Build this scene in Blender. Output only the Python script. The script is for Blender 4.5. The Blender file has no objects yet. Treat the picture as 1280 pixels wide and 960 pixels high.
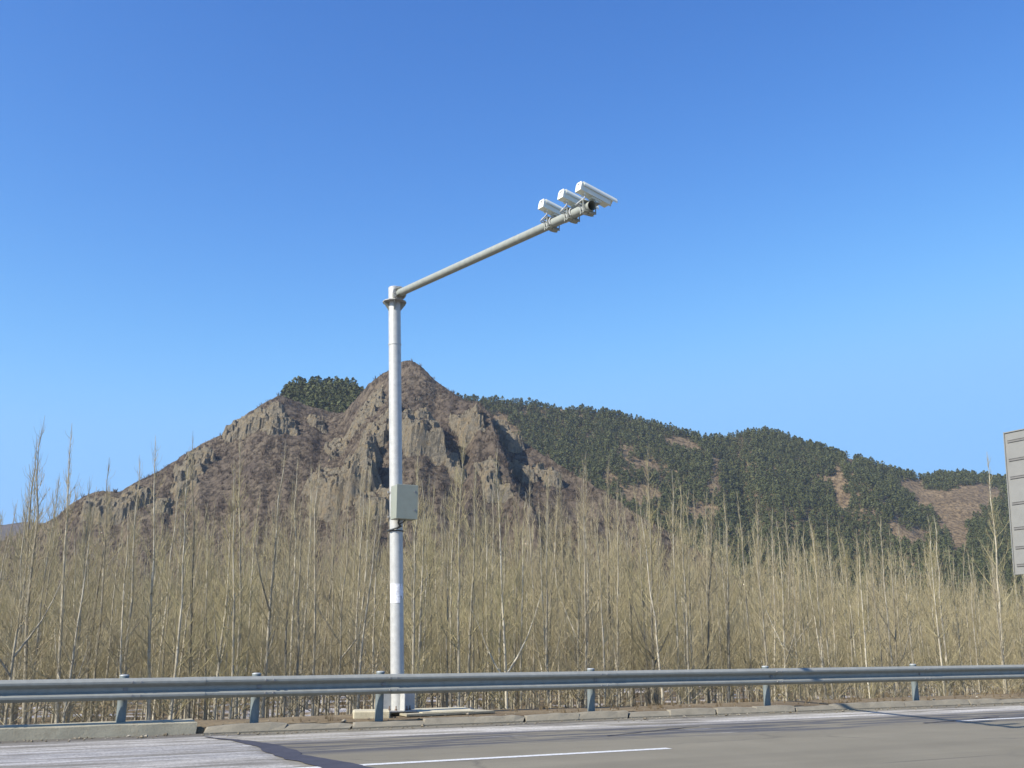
import bpy, math, random
import numpy as np
from mathutils import Vector, Matrix

C = bpy.context.scene.collection
S = bpy.context.scene
R = math.radians
# ------------------------------------------------------------------ camera, sky, sun, exposure
# road frame: +X runs along the guardrail (to the right), +Y points away across the verge
HEAD = (0.44270, 0.89667)            # heading of the camera in the road frame
YAW = -math.atan2(HEAD[0], HEAD[1])
PITCH = math.atan(320 / 1290)
EYE = 1.352
cam = bpy.data.objects.new('camera', bpy.data.cameras.new('camera'))
C.objects.link(cam)
cam.location = (0, 0, EYE)
cam.rotation_euler = (math.pi / 2 + PITCH, 0, YAW)
cam.data.sensor_width = 36
cam.data.lens = 36 * 1290 / 1280
cam.data.clip_start = 0.1
cam.data.clip_end = 20000
S.camera = cam

SUN_EL = R(38)
A_SUN = R(9)
SX, SY = -math.cos(A_SUN), -math.sin(A_SUN)     # direction to the sun: from the left, slightly from the road side
world = bpy.data.worlds.new('World')
S.world = world
world.use_nodes = True
wn = world.node_tree
bg = wn.nodes['Background']
sky = wn.nodes.new('ShaderNodeTexSky')
sky.sky_type = 'NISHITA'
sky.sun_disc = False
sky.sun_elevation = SUN_EL
sky.sun_rotation = math.atan2(SX, SY)
sky.altitude = 0
sky.air_density = 1.0
sky.dust_density = 0.0
sky.ozone_density = 8.5
# deepen the clear winter sky towards the zenith, channel by channel
sepc = wn.nodes.new('ShaderNodeSeparateColor'); comb = wn.nodes.new('ShaderNodeCombineColor')
wn.links.new(sky.outputs[0], sepc.inputs[0])
for ch, (k_, ref_, p_, cap_) in enumerate(((.97, 1.1, 1.75, 1.26), (2.23, 2.2, 1.45, 2.6), (4.4, 4.3, 1.08, 4.6))):
    dv = wn.nodes.new('ShaderNodeMath'); dv.operation = 'DIVIDE'; dv.inputs[1].default_value = ref_
    pw = wn.nodes.new('ShaderNodeMath'); pw.operation = 'POWER'; pw.inputs[1].default_value = p_
    ml = wn.nodes.new('ShaderNodeMath'); ml.operation = 'MULTIPLY'; ml.inputs[1].default_value = k_
    mn = wn.nodes.new('ShaderNodeMath'); mn.operation = 'SMOOTH_MIN'; mn.inputs[1].default_value = cap_; mn.inputs[2].default_value = cap_ * .45
    wn.links.new(sepc.outputs[ch], dv.inputs[0]); wn.links.new(dv.outputs[0], pw.inputs[0]); wn.links.new(pw.outputs[0], ml.inputs[0])
    wn.links.new(ml.outputs[0], mn.inputs[0]); wn.links.new(mn.outputs[0], comb.inputs[ch])
wn.links.new(comb.outputs[0], bg.inputs[0])
bg.inputs[1].default_value = 0.15
sun = bpy.data.objects.new('sun', bpy.data.lights.new('sun', 'SUN'))
C.objects.link(sun)
sun.data.energy = 5.0
sun.data.angle = R(0.5)
sun.data.color = (1.0, 0.93, 0.82)
sun.rotation_euler = Vector((SX * math.cos(SUN_EL), SY * math.cos(SUN_EL), math.sin(SUN_EL))).to_track_quat('Z', 'Y').to_euler()
sun.location = (-20, -5, 30)
S.view_settings.view_transform = 'Standard'
S.view_settings.look = 'None'
S.view_settings.gamma = 1
S.view_settings.use_curve_mapping = False
S.view_settings.exposure = 0.65
HAZE = 0.00016

# ------------------------------------------------------------------ helpers
rng = np.random.default_rng(7)
random.seed(7)
cp, sp_ = math.cos(PITCH), math.sin(PITCH)

def ray(px, py):
    """direction of a photo pixel in the heading frame (x right, y ahead, z up)"""
    u, w = px - 640.0, 480.0 - py
    return np.array([u, 1290 * cp - w * sp_, 1290 * sp_ + w * cp])

def h2r(x, y):
    """heading frame to road frame"""
    return x * HEAD[1] + y * HEAD[0], -x * HEAD[0] + y * HEAD[1]

def ray_r(px, py):
    r = ray(px, py)
    x, y = h2r(r[0], r[1])
    return np.array([x, y, r[2]])

def at_n(px, py, n):
    r = ray_r(px, py)
    return r * (n / r[1]) + np.array([0, 0, EYE])

def hash2(ix, iy, seed):
    h = (ix.astype(np.int64) * 374761393 + iy.astype(np.int64) * 668265263 + seed * 1442695041) & 0x7fffffff
    h = ((h ^ (h >> 13)) * 1274126177) & 0x7fffffff
    return ((h ^ (h >> 16)) & 0xffff) / 65535.0

def vnoise(x, y, seed=0):
    x = np.asarray(x, float); y = np.asarray(y, float)
    ix, iy = np.floor(x), np.floor(y)
    fx, fy = x - ix, y - iy
    fx = fx * fx * (3 - 2 * fx); fy = fy * fy * (3 - 2 * fy)
    a, b = hash2(ix, iy, seed), hash2(ix + 1, iy, seed)
    c, d = hash2(ix, iy + 1, seed), hash2(ix + 1, iy + 1, seed)
    return (a * (1 - fx) + b * fx) * (1 - fy) + (c * (1 - fx) + d * fx) * fy - 0.5

def fbm(x, y, seed=0, o=4, gain=.5):
    v = 0; a = 1.0
    for i in range(o):
        v = v + a * vnoise(np.asarray(x) * 2 ** i + 17.3 * i, np.asarray(y) * 2 ** i - 9.1 * i, seed + i)
        a *= gain
    return v

def ridged(x, y, seed=0, o=3):
    v = 0; a = 1.0
    for i in range(o):
        v = v + a * (1 - np.abs(2 * vnoise(np.asarray(x) * 2 ** i + 5.3 * i, np.asarray(y) * 2 ** i + 3.1 * i, seed + i)) * 2)
        a *= .5
    return v

def cellblock(x, y, seed=0):
    """worley cells: returns per-cell random height and border distance"""
    x = np.asarray(x, float); y = np.asarray(y, float)
    ix, iy = np.floor(x), np.floor(y)
    d1 = np.full(x.shape, 9.0); d2 = np.full(x.shape, 9.0); val = np.zeros(x.shape)
    for dx in (-1, 0, 1):
        for dy in (-1, 0, 1):
            jx, jy = ix + dx, iy + dy
            px_ = jx + hash2(jx, jy, seed); py_ = jy + hash2(jx, jy, seed + 5)
            d = np.hypot(px_ - x, py_ - y)
            v = hash2(jx, jy, seed + 11)
            near = d < d1
            d2 = np.where(near, d1, np.minimum(d2, d))
            val = np.where(near, v, val)
            d1 = np.where(near, d, d1)
    return val, d2 - d1

def sstep(a, b, x):
    t = np.clip((x - a) / (b - a), 0, 1)
    return t * t * (3 - 2 * t)

def np_mesh(name, V, F, mats, smooth=False, fmat=None, attrs=None):
    me = bpy.data.meshes.new(name)
    V = np.asarray(V, np.float32); F = np.asarray(F, np.int32)
    k = F.shape[1]
    me.vertices.add(len(V)); me.vertices.foreach_set('co', V.ravel())
    me.loops.add(F.size); me.loops.foreach_set('vertex_index', F.ravel())
    me.polygons.add(len(F))
    me.polygons.foreach_set('loop_start', np.arange(0, F.size, k, dtype=np.int32))
    me.polygons.foreach_set('loop_total', np.full(len(F), k, np.int32))
    if fmat is not None:
        me.polygons.foreach_set('material_index', np.asarray(fmat, np.int32))
    me.polygons.foreach_set('use_smooth', np.full(len(F), smooth, bool))
    for m in (mats if isinstance(mats, (list, tuple)) else [mats]):
        me.materials.append(m)
    for an, av in (attrs or {}).items():
        at = me.attributes.new(an, 'FLOAT', 'POINT')
        at.data.foreach_set('value', np.asarray(av, np.float32).ravel())
    me.update(); me.validate()
    return me

def link(name, me, parent=None):
    o = bpy.data.objects.new(name, me)
    C.objects.link(o)
    if parent is not None:
        o.parent = parent
    return o

def tag(o, label=None, cat=None, group=None, kind=None):
    if label: o['label'] = label
    if cat: o['category'] = cat
    if group: o['group'] = group
    if kind: o['kind'] = kind
    return o

def empty(name, loc=(0, 0, 0), rz=0.0):
    o = bpy.data.objects.new(name, None)
    o.empty_display_size = 0.2
    C.objects.link(o)
    o.location = loc
    o.rotation_euler = (0, 0, rz)
    return o

class MB:
    """collects small shapes; build() links them as ONE mesh object"""
    def __init__(s):
        s.v = []; s.f = []; s.sm = []
    def add(s, vs, fs, smooth=False):
        b = len(s.v)
        s.v += [tuple(map(float, v)) for v in vs]
        s.f += [tuple(b + i for i in f) for f in fs]
        s.sm += [smooth] * len(fs)
        return s
    def box(s, c, size, rot=None, bev=0.0):
        hx, hy, hz = [q / 2 for q in size]
        M = rot or Matrix.Identity(3)
        if bev <= 0:
            vs = [(x, y, z) for x in (-hx, hx) for y in (-hy, hy) for z in (-hz, hz)]
            fs = [(0, 1, 3, 2), (4, 6, 7, 5), (0, 4, 5, 1), (2, 3, 7, 6), (0, 2, 6, 4), (1, 5, 7, 3)]
        else:   # chamfered box
            b = min(bev, hx * .9, hy * .9, hz * .9)
            idx = {}; vs = []
            for sx in (-1, 1):
                for sy in (-1, 1):
                    for sz in (-1, 1):
                        for ax in range(3):
                            p = [sx * (hx - b), sy * (hy - b), sz * (hz - b)]
                            p[ax] = (sx, sy, sz)[ax] * (hx, hy, hz)[ax]
                            idx[(sx, sy, sz, ax)] = len(vs); vs.append(tuple(p))
            fs = []
            for ax in range(3):
                o1, o2 = [q for q in range(3) if q != ax]
                for sg in (-1, 1):
                    q = []
                    for a, b2 in ((-1, -1), (1, -1), (1, 1), (-1, 1)):
                        k = [0, 0, 0]; k[ax] = sg; k[o1] = a; k[o2] = b2
                        q.append(idx[(k[0], k[1], k[2], ax)])
                    fs.append(tuple(q))
                    for sg2 in (-1, 1):
                        if ax < o1:
                            pass
            for o in range(3):      # edge chamfers along axis o
                a1, a2 = [q for q in range(3) if q != o]
                for s1 in (-1, 1):
                    for s2 in (-1, 1):
                        q = []
                        for e, ax in ((-1, a1), (1, a1), (1, a2), (-1, a2)):
                            k = [0, 0, 0]; k[o] = e; k[a1] = s1; k[a2] = s2
                            q.append(idx[(k[0], k[1], k[2], ax)])
                        fs.append(tuple(q))
            for sx in (-1, 1):
                for sy in (-1, 1):
                    for sz in (-1, 1):
                        fs.append(tuple(idx[(sx, sy, sz, ax)] for ax in range(3)))
        vs = [tuple(M @ Vector(v) + Vector(c)) for v in vs]
        return s.add(vs, fs)
    def tube(s, pts, rad, n=10, cap=True, smooth=True):
        pts = [Vector(p) for p in pts]
        rad = rad if isinstance(rad, (list, tuple)) else [rad] * len(pts)
        vs = []; fs = []
        up = Vector((0, 0, 1)); prev = None
        for i, p in enumerate(pts):
            d = (pts[min(i + 1, len(pts) - 1)] - pts[max(i - 1, 0)]).normalized()
            if prev is None:
                a = d.cross(up if abs(d.z) < .9 else Vector((1, 0, 0))).normalized()
            else:
                a = (prev - d * prev.dot(d)).normalized()
            prev = a
            b = d.cross(a)
            for k in range(n):
                t = 2 * math.pi * k / n
                vs.append(p + (a * math.cos(t) + b * math.sin(t)) * rad[i])
        for i in range(len(pts) - 1):
            for k in range(n):
                k2 = (k + 1) % n
                fs.append((i * n + k, i * n + k2, (i + 1) * n + k2, (i + 1) * n + k))
        s.add(vs, fs, smooth)
        if cap:
            s.add(vs[:n], [tuple(reversed(range(n)))])
            s.add(vs[-n:], [tuple(range(n))])
        return s
    def prism(s, poly, axis_pts):
        """poly: list of (a,b); axis_pts: two functions giving 3D point for (a,b)"""
        f0, f1 = axis_pts
        n = len(poly)
        vs = [f0(*p) for p in poly] + [f1(*p) for p in poly]
        fs = [tuple(range(n)), tuple(reversed(range(n, 2 * n)))]
        fs += [(i, n + i, n + (i + 1) % n, (i + 1) % n) for i in range(n)]
        return s.add(vs, fs)
    def mesh(s, name, mats):
        import bmesh
        me = bpy.data.meshes.new(name)
        me.from_pydata(s.v, [], s.f)
        me.polygons.foreach_set('use_smooth', s.sm)
        bm = bmesh.new(); bm.from_mesh(me)
        bmesh.ops.recalc_face_normals(bm, faces=bm.faces)
        bm.to_mesh(me); bm.free()
        for m in (mats if isinstance(mats, (list, tuple)) else [mats]):
            me.materials.append(m)
        me.update()
        return me
    def build(s, name, mat, parent=None):
        return link(name, s.mesh(name, mat), parent)

# ------------------------------------------------------------------ materials
class NT:
    def __init__(s, name):
        s.m = bpy.data.materials.new(name); s.m.use_nodes = True
        s.t = s.m.node_tree; s.b = s.t.nodes['Principled BSDF']
    def n(s, t, **kw):
        x = s.t.nodes.new(t)
        for k, v in kw.items(): setattr(x, k, v)
        return x
    def l(s, a, b): s.t.links.new(a, b)
    def coord(s, scale=(1, 1, 1), out='Object', rot=(0, 0, 0)):
        tc = s.n('ShaderNodeTexCoord'); mp = s.n('ShaderNodeMapping')
        mp.inputs['Scale'].default_value = scale; mp.inputs['Rotation'].default_value = rot
        s.l(tc.outputs[out], mp.inputs[0]); return mp.outputs[0]
    def noise(s, co, scale, detail=6, rough=.6, dist=0.0):
        x = s.n('ShaderNodeTexNoise'); s.l(co, x.inputs['Vector'])
        x.inputs['Scale'].default_value = scale; x.inputs['Detail'].default_value = detail
        x.inputs['Roughness'].default_value = rough; x.inputs['Distortion'].default_value = dist
        return x.outputs['Fac']
    def ramp(s, fac, stops, interp='LINEAR'):
        x = s.n('ShaderNodeValToRGB'); s.l(fac, x.inputs[0]); x.color_ramp.interpolation = interp
        e = x.color_ramp.elements
        while len(e) < len(stops): e.new(.5)
        for k, (p, c) in enumerate(stops):
            e[k].position = p
            e[k].color = (c, c, c, 1) if isinstance(c, (int, float)) else (*c, 1)
        return x.outputs[0]
    def mix(s, fac, a, b, mode='MIX'):
        x = s.n('ShaderNodeMix', data_type='RGBA', blend_type=mode)
        for q, sock in ((fac, x.inputs[0]), (a, x.inputs[6]), (b, x.inputs[7])):
            if hasattr(q, 'links'): s.l(q, sock)
            elif isinstance(q, (int, float)): sock.default_value = q if sock.type == 'VALUE' else (q, q, q, 1)
            else: sock.default_value = (*q, 1)
        return x.outputs[2]
    def math(s, op, a, b=0.0, clamp=False):
        x = s.n('ShaderNodeMath', operation=op, use_clamp=clamp)
        for q, sock in ((a, x.inputs[0]), (b, x.inputs[1])):
            if hasattr(q, 'links'): s.l(q, sock)
            else: sock.default_value = q
        return x.outputs[0]
    def bump(s, h, strength=.3, dist=.02):
        x = s.n('ShaderNodeBump'); x.inputs['Strength'].default_value = strength
        x.inputs['Distance'].default_value = dist
        s.l(h, x.inputs['Height']); s.l(x.outputs[0], s.b.inputs['Normal'])
    def fin(s, col=None, rough=.7, metal=0.0, spec=None):
        if col is not None:
            if hasattr(col, 'links'): s.l(col, s.b.inputs['Base Color'])
            else: s.b.inputs['Base Color'].default_value = (*col, 1)
        if hasattr(rough, 'links'): s.l(rough, s.b.inputs['Roughness'])
        else: s.b.inputs['Roughness'].default_value = rough
        s.b.inputs['Metallic'].default_value = metal
        if spec is not None: s.b.inputs['Specular IOR Level'].default_value = spec
        return s.m

def simple(name, col, rough=.6, metal=0.0, var=.12, scale=6, spec=None, dirt=None):
    t = NT(name); co = t.coord()
    nz = t.noise(co, scale)
    lo = tuple(c * (1 - var) for c in col); hi = tuple(min(1, c * (1 + var)) for c in col)
    c = t.ramp(nz, [(.3, lo), (.7, hi)])
    if dirt:
        c = t.mix(t.ramp(t.noise(co, scale * 2.7, 8, .7), [(.55, 0.0), (.72, .6)]), c, dirt)
    return t.fin(c, rough, metal, spec)

def galvanised(name, col, rough, metal, streak=(10, 10, 1.2), spec=.5):
    t = NT(name)
    co = t.coord()
    a = t.noise(co, 9, 5)
    b = t.noise(t.coord(streak), 5, 7, .65)
    c = t.ramp(a, [(.3, tuple(x * .86 for x in col)), (.7, tuple(min(1, x * 1.08) for x in col))])
    c = t.mix(t.ramp(b, [(.55, 0.0), (.85, .3)]), c, tuple(x * .7 for x in col))
    r = t.ramp(b, [(.3, rough * .85), (.8, min(1, rough * 1.25))])
    t.bump(a, .08, .01)
    return t.fin(c, r, metal, spec)

M = {}
M['pole_metal'] = galvanised('pole_metal', (.50, .50, .475), .5, .2)
M['arm_metal'] = galvanised('arm_metal', (.31, .325, .285), .55, .1)
M['flange_metal'] = simple('flange_metal', (.36, .36, .35), .6, .2, .2, 20, dirt=(.16, .09, .06))
M['rail_metal'] = galvanised('rail_metal', (.27, .275, .245), .6, .1, (.6, 8, 8))
M['post_metal'] = galvanised('post_metal', (.17, .20, .20), .6, .1)
M['cap_metal'] = simple('cap_metal', (.36, .38, .37), .5, .1)
M['white_paint'] = simple('white_paint', (.74, .75, .65), .5, 0, .05, 9)
M['box_paint'] = simple('box_paint', (.27, .285, .23), .5, 0, .06, 7)
M['sign_back'] = simple('sign_back', (.215, .215, .20), .6, .1, .06, 3)
M['rib_metal'] = simple('rib_metal', (.17, .165, .155), .6, .2, .1)
M['black_rubber'] = simple('black_rubber', (.02, .02, .022), .6)
M['grey_cable'] = simple('grey_cable', (.42, .43, .42), .6)
M['black_cable'] = simple('black_cable', (.04, .045, .05), .5)
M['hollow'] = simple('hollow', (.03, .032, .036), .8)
M['paper'] = simple('paper', (.72, .72, .74), .8, 0, .25, 28)
M['glass'] = NT('glass').fin((.03, .035, .04), .08, 0)
M['bolt'] = simple('bolt', (.22, .22, .22), .5, .4)
M['rust_bolt'] = simple('rust_bolt', (.20, .14, .10), .8)

def concrete(name, col, stain):
    t = NT(name); co = t.coord()
    a = t.noise(co, 2.2, 8, .65); b = t.noise(co, 40, 4)
    c = t.ramp(a, [(.32, tuple(x * .78 for x in col)), (.68, tuple(x * 1.1 for x in col))])
    c = t.mix(t.ramp(t.noise(co, 5.5, 8, .7), [(.54, 0.0), (.74, .75)]), c, stain)
    c = t.mix(t.ramp(b, [(.35, .3), (.5, 0.0)]), c, tuple(x * .6 for x in col))
    t.bump(t.mix(.5, a, b), .35, .03)
    return t.fin(c, .9)
M['concrete'] = concrete('concrete', (.37, .335, .24), (.24, .20, .13))
M['concrete_kerb'] = concrete('concrete_kerb', (.235, .21, .155), (.13, .115, .085))
M['concrete_pale'] = concrete('concrete_pale', (.52, .47, .33), (.36, .30, .20))

# ------------------------------------------------------------------ ground, road, kerb
def road_material():
    t = NT('asphalt')
    co = t.coord()
    base = t.ramp(t.noise(co, .7, 6), [(.3, (.182, .163, .118)), (.7, (.228, .205, .15))])
    fine = t.noise(co, 60, 5, .8)
    base = t.mix(t.ramp(fine, [(.36, .5), (.5, 0.0)]), base, (.10, .088, .066))
    base = t.mix(t.ramp(fine, [(.56, 0.0), (.7, .5)]), base, (.33, .295, .215))
    base = t.mix(t.ramp(t.noise(t.coord((.05, .9, 1)), 1.3, 6, .6), [(.42, .28), (.62, 0.0)]), base, (.12, .106, .08))
    vor = t.n('ShaderNodeTexVoronoi', feature='DISTANCE_TO_EDGE'); t.l(t.mix(.12, t.coord((.35, .8, 1)), t.noise(co, 2.5, 4)), vor.inputs['Vector']); vor.inputs['Scale'].default_value = .55
    ck = t.math('MULTIPLY', t.ramp(vor.outputs['Distance'], [(.0, 1.0), (.012, 0.0)]), t.ramp(t.noise(co, .35, 4), [(.5, 0.0), (.6, .6)]))
    base = t.mix(ck, base, (.06, .055, .048))
    sx = t.n('ShaderNodeSeparateXYZ'); tc = t.n('ShaderNodeTexCoord'); t.l(tc.outputs['Object'], sx.inputs[0])
    X, Y = sx.outputs[0], sx.outputs[1]
    def band(y0, y1, soft):     # 1 between y0 and y1
        a = t.n('ShaderNodeMapRange', interpolation_type='SMOOTHSTEP'); t.l(Y, a.inputs[0])
        a.inputs[1].default_value = y0 - soft; a.inputs[2].default_value = y0 + soft
        b = t.n('ShaderNodeMapRange', interpolation_type='SMOOTHSTEP'); t.l(Y, b.inputs[0])
        b.inputs[1].default_value = y1 - soft; b.inputs[2].default_value = y1 + soft
        return t.math('MULTIPLY', a.outputs[0], t.math('SUBTRACT', 1.0, b.outputs[0]))
    streak = t.noise(t.coord((.10, 1.5, 1)), 2.4, 9, .68, .3)
    streak2 = t.noise(t.coord((.16, 2.2, 1), rot=(0, 0, .03)), 1.9, 9, .7, .4)
    # dark damp streaks where ice has melted
    wet = t.math('MULTIPLY', band(13.0, 15.0, .3), t.ramp(streak2, [(.46, 0.0), (.52, 1.0)]))
    col = t.mix(t.math('MULTIPLY', wet, .8), base, (.055, .052, .058))
    wet2 = t.math('MULTIPLY', band(15.3, 16.3, .2), t.ramp(streak, [(.42, 1.0), (.5, 0.0)]))
    col = t.mix(t.math('MULTIPLY', wet2, .6), col, (.07, .066, .07))
    # right side: a long drift along the kerb and thin remains further in
    s1 = t.math('MULTIPLY', band(14.75, 15.75, .32), t.ramp(streak, [(.42, 0.0), (.53, .88)]))
    s2 = t.math('MULTIPLY', band(13.2, 14.3, .3), t.ramp(streak, [(.60, 0.0), (.66, .9)]))
    # left of the joint the deck keeps its thin ice
    s3r = t.math('MULTIPLY', band(10.2, 16.0, .25), t.ramp(streak2, [(.40, .12), (.57, .80)]))
    lm = t.n('ShaderNodeMapRange'); t.l(t.math('ADD', X, t.math('MULTIPLY', t.noise(co, 1.3, 5), .9)), lm.inputs[0])
    lm.inputs[1].default_value = 3.55; lm.inputs[2].default_value = 3.95; lm.inputs[3].default_value = 1; lm.inputs[4].default_value = 0
    s3 = t.math('MULTIPLY', s3r, lm.outputs[0])
    col = t.mix(t.math('MULTIPLY', lm.outputs[0], .6), col, (.085, .08, .075))
    s12 = t.math('MULTIPLY', t.math('MAXIMUM', s1, s2), t.math('SUBTRACT', 1.0, lm.outputs[0]))
    speck = t.math('MULTIPLY', t.ramp(t.noise(co, 22, 5, .8), [(.36, .25), (.55, 1.0)]), t.ramp(t.noise(t.coord((.45, 4.5, 1)), 1.6, 7, .7), [(.36, .35), (.50, 1.0)]))
    sn = t.math('MULTIPLY', t.math('MAXIMUM', s12, s3), speck)
    snow = t.ramp(t.noise(co, 3, 6), [(.3, (.50, .475, .44)), (.7, (.68, .65, .60))])
    col = t.mix(sn, col, snow)
    t.bump(t.math('ADD', fine, t.math('MULTIPLY', sn, 1.2)), .35, .008)
    rg = t.math('SUBTRACT', .9, t.math('MULTIPLY', wet, .3))
    return t.fin(col, rg, 0, .3)

def ground_material():
    t = NT('plantation_floor'); co = t.coord()
    c = t.ramp(t.noise(co, .5, 8, .7), [(.3, (.12, .09, .06)), (.5, (.20, .155, .095)), (.7, (.27, .215, .13))])
    c = t.mix(t.ramp(t.noise(co, 7, 6, .75), [(.35, .6), (.55, 0.0)]), c, (.07, .055, .04))
    snow = t.ramp(t.noise(t.coord((.30, .55, 1)), .8, 8, .62, .4), [(.53, 0.0), (.60, .85)])
    sy = t.n('ShaderNodeSeparateXYZ'); tg = t.n('ShaderNodeTexCoord'); t.l(tg.outputs['Object'], sy.inputs[0])
    my = t.n('ShaderNodeMapRange'); t.l(sy.outputs[1], my.inputs[0]); my.inputs[1].default_value = 19; my.inputs[2].default_value = 23
    c = t.mix(t.math('MULTIPLY', snow, my.outputs[0]), c, (.55, .54, .54))
    t.bump(t.noise(co, 9, 6), .6, .06)
    return t.fin(c, .95, 0, .1)

M['ground'] = ground_material()
xs = np.unique(np.concatenate([[-6000, -3000, -1500, -800, -400, -250], np.arange(-160, 241, 2.0), [300, 400, 600, 900, 1500, 3000, 6000]]))
ys = np.unique(np.concatenate([[-6000, -3000, -1000, -300, -100, -40, -12, 5, 16.0, 16.56, 16.58, 17.3, 18.0, 18.6, 19.2, 20, 21, 22, 23, 24.5], np.arange(26, 141, 2.0), [150, 170, 200, 250, 320, 450, 700, 1200, 2500, 6000]]))
GX, GY = np.meshgrid(xs, ys)
def ground_z(x, y):
    z = np.where(y < 16.57, -.06, np.interp(y, [16.57, 18.6, 19.4, 22.3, 23.5, 1e5], [.07, .07, -.12, -1.75, -2.0, -2.0]))
    return z + np.where(y > 17, (fbm(x * .35, y * .35, 3, 3) * .16 + fbm(x * .05, y * .05, 9, 2) * .35) * sstep(17, 22, y) * (y < 300), 0)
GZ = ground_z(GX, GY)
nx, ny = len(xs), len(ys)
ii = (np.arange(ny - 1)[:, None] * nx + np.arange(nx - 1)[None, :]).ravel()
Fg = np.stack([ii, ii + 1, ii + nx + 1, ii + nx], 1)
tag(link('ground', np_mesh('ground', np.stack([GX, GY, GZ], -1).reshape(-1, 3), Fg, M['ground'], True)), kind='structure')

M['asphalt'] = road_material()
rx = np.arange(-200, 301, 4.0); ry = np.array([-9.0, 0, 6, 12, 14.5, 16.0, 16.52])
RX, RY = np.meshgrid(rx, ry); i0 = (np.arange(len(ry) - 1)[:, None] * len(rx) + np.arange(len(rx) - 1)[None, :]).ravel()
tag(link('road', np_mesh('road', np.stack([RX, RY, 0 * RX], -1).reshape(-1, 3), np.stack([i0, i0 + 1, i0 + len(rx) + 1, i0 + len(rx)], 1), M['asphalt'])), kind='structure')

# tar-filled joint across the shoulder, where the bridge deck ends
tj = NT('tar'); cj = tj.coord()
tj.bump(tj.noise(cj, 30, 5), .4, .01)
M['tar'] = tj.fin(tj.ramp(tj.noise(cj, 3.5, 7, .7), [(.3, (.040, .040, .052)), (.7, (.068, .066, .080))]), .75, 0, .3)
def joint_strip():
    vs = []; fs = []
    yy = np.arange(9.0, 15.9, .06)
    for i, y in enumerate(yy):
        c = np.interp(y, [9, 11.5, 13, 14.3, 15.2, 15.9], [4.1, 3.62, 3.42, 3.42, 3.22, 2.95])
        w = np.interp(y, [9, 11.5, 13.5, 15, 15.9], [.27, .21, .18, .09, .02])
        e1 = .09 * float(fbm(y * 3.1, 1.7, 21, 4)); e2 = .13 * float(fbm(y * 2.1, 8.2, 33, 4))
        vs += [(c - w + e1, y, .008), (c + w + e2, y, .008)]
        if i: fs.append((2 * i - 2, 2 * i - 1, 2 * i + 1, 2 * i))
    # hairline tar cracks further along the shoulder
    def crack(p, w):
        b = len(vs)
        L = np.linspace(0, 1, 40)
        for i, q in enumerate(L):
            x = np.interp(q, np.linspace(0, 1, len(p)), [a[0] for a in p]); y = np.interp(q, np.linspace(0, 1, len(p)), [a[1] for a in p])
            k = w * (.6 + .8 * abs(float(vnoise(q * 11, 3, 4))) * 2)
            y += .05 * float(fbm(q * 9, 2.2, 44, 3))
            vs.extend([(x - .02, y - k, .008), (x + .02, y + k, .008)])
            if i: fs.append((b + 2 * i - 2, b + 2 * i - 1, b + 2 * i + 1, b + 2 * i))
    crack([(14.2, 13.2), (15.3, 13.35), (16.6, 13.7)], .045)
    crack([(8.2, 13.5), (9.2, 13.9), (10.4, 14.3)], .04)
    return vs, fs
v_, f_ = joint_strip()
me = bpy.data.meshes.new('expansion_joint'); me.from_pydata(v_, [], f_); me.materials.append(M['tar'])
tag(link('expansion_joint', me), kind='structure')

# painted lane dashes
def worn_paint():
    t = NT('road_paint'); co = t.coord()
    c = t.mix(t.ramp(t.noise(co, 26, 6, .8), [(.42, .55), (.56, 0.0)]), (.66, .66, .64), (.24, .225, .195))
    return t.fin(c, .7)
M['road_paint'] = worn_paint()
mb = MB()
for k in range(-8, 14):
    x0 = 2.0 + 15 * k
    mb.add([(x0, 11.57, .004), (x0 + 6, 11.57, .004), (x0 + 6, 11.72, .004), (x0, 11.72, .004)], [(0, 1, 2, 3)])
mb.add([(15.0, 13.22, .004), (19.0, 13.22, .004), (19.0, 13.36, .004), (15.0, 13.36, .004)], [(0, 1, 2, 3)])
tag(mb.build('road_markings', M['road_paint']), kind='structure')

# kerb: tilted precast stones on the right, a long concrete beam on the left
mb = MB()
rk = random.Random(5)
x = 2.96
while x < 170:
    L = rk.uniform(.92, 1.06) if x > 6 else rk.uniform(.7, 1.5)
    top = .095 + rk.uniform(-.022, .02); y0 = 16.40 + rk.uniform(-.02, .02); sk = rk.uniform(-.03, .05)
    e = L - rk.uniform(.006, .014)
    dz = rk.uniform(-.02, .02) if x < 8 else rk.uniform(-.008, .008)
    prof = [(y0 - .06, -.05), (y0 - .055, .02), (y0 + .06, top), (y0 + .2, top + .005), (y0 + .205, -.05)]
    ns = 5
    for q in range(ns):   # chipped front edge
        pass
    vs = []; fs = []
    n = len(prof)
    for q in range(ns + 1):
        xx = x + sk * (1 if q in (0, ns) else 1) + e * q / ns
        ch = rk.uniform(-.012, .006) if 0 < q < ns else rk.uniform(-.02, 0)
        for j, (py_, pz) in enumerate(prof):
            vs.append((xx + (.09 if j >= 2 else 0), py_ + (-ch * .6 if j == 2 else 0), pz + (ch + dz * q / ns if j >= 2 and pz > 0 else 0)))
    for q in range(ns):
        for j in range(n - 1):
            fs.append((q * n + j, (q + 1) * n + j, (q + 1) * n + j + 1, q * n + j + 1))
    fs += [tuple(range(n)), tuple(range(ns * n + n - 1, ns * n - 1, -1))]
    mb.add(vs, fs)
    x += L
tag(mb.build('kerb', M['concrete_kerb']), kind='structure')
mb = MB()
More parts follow.
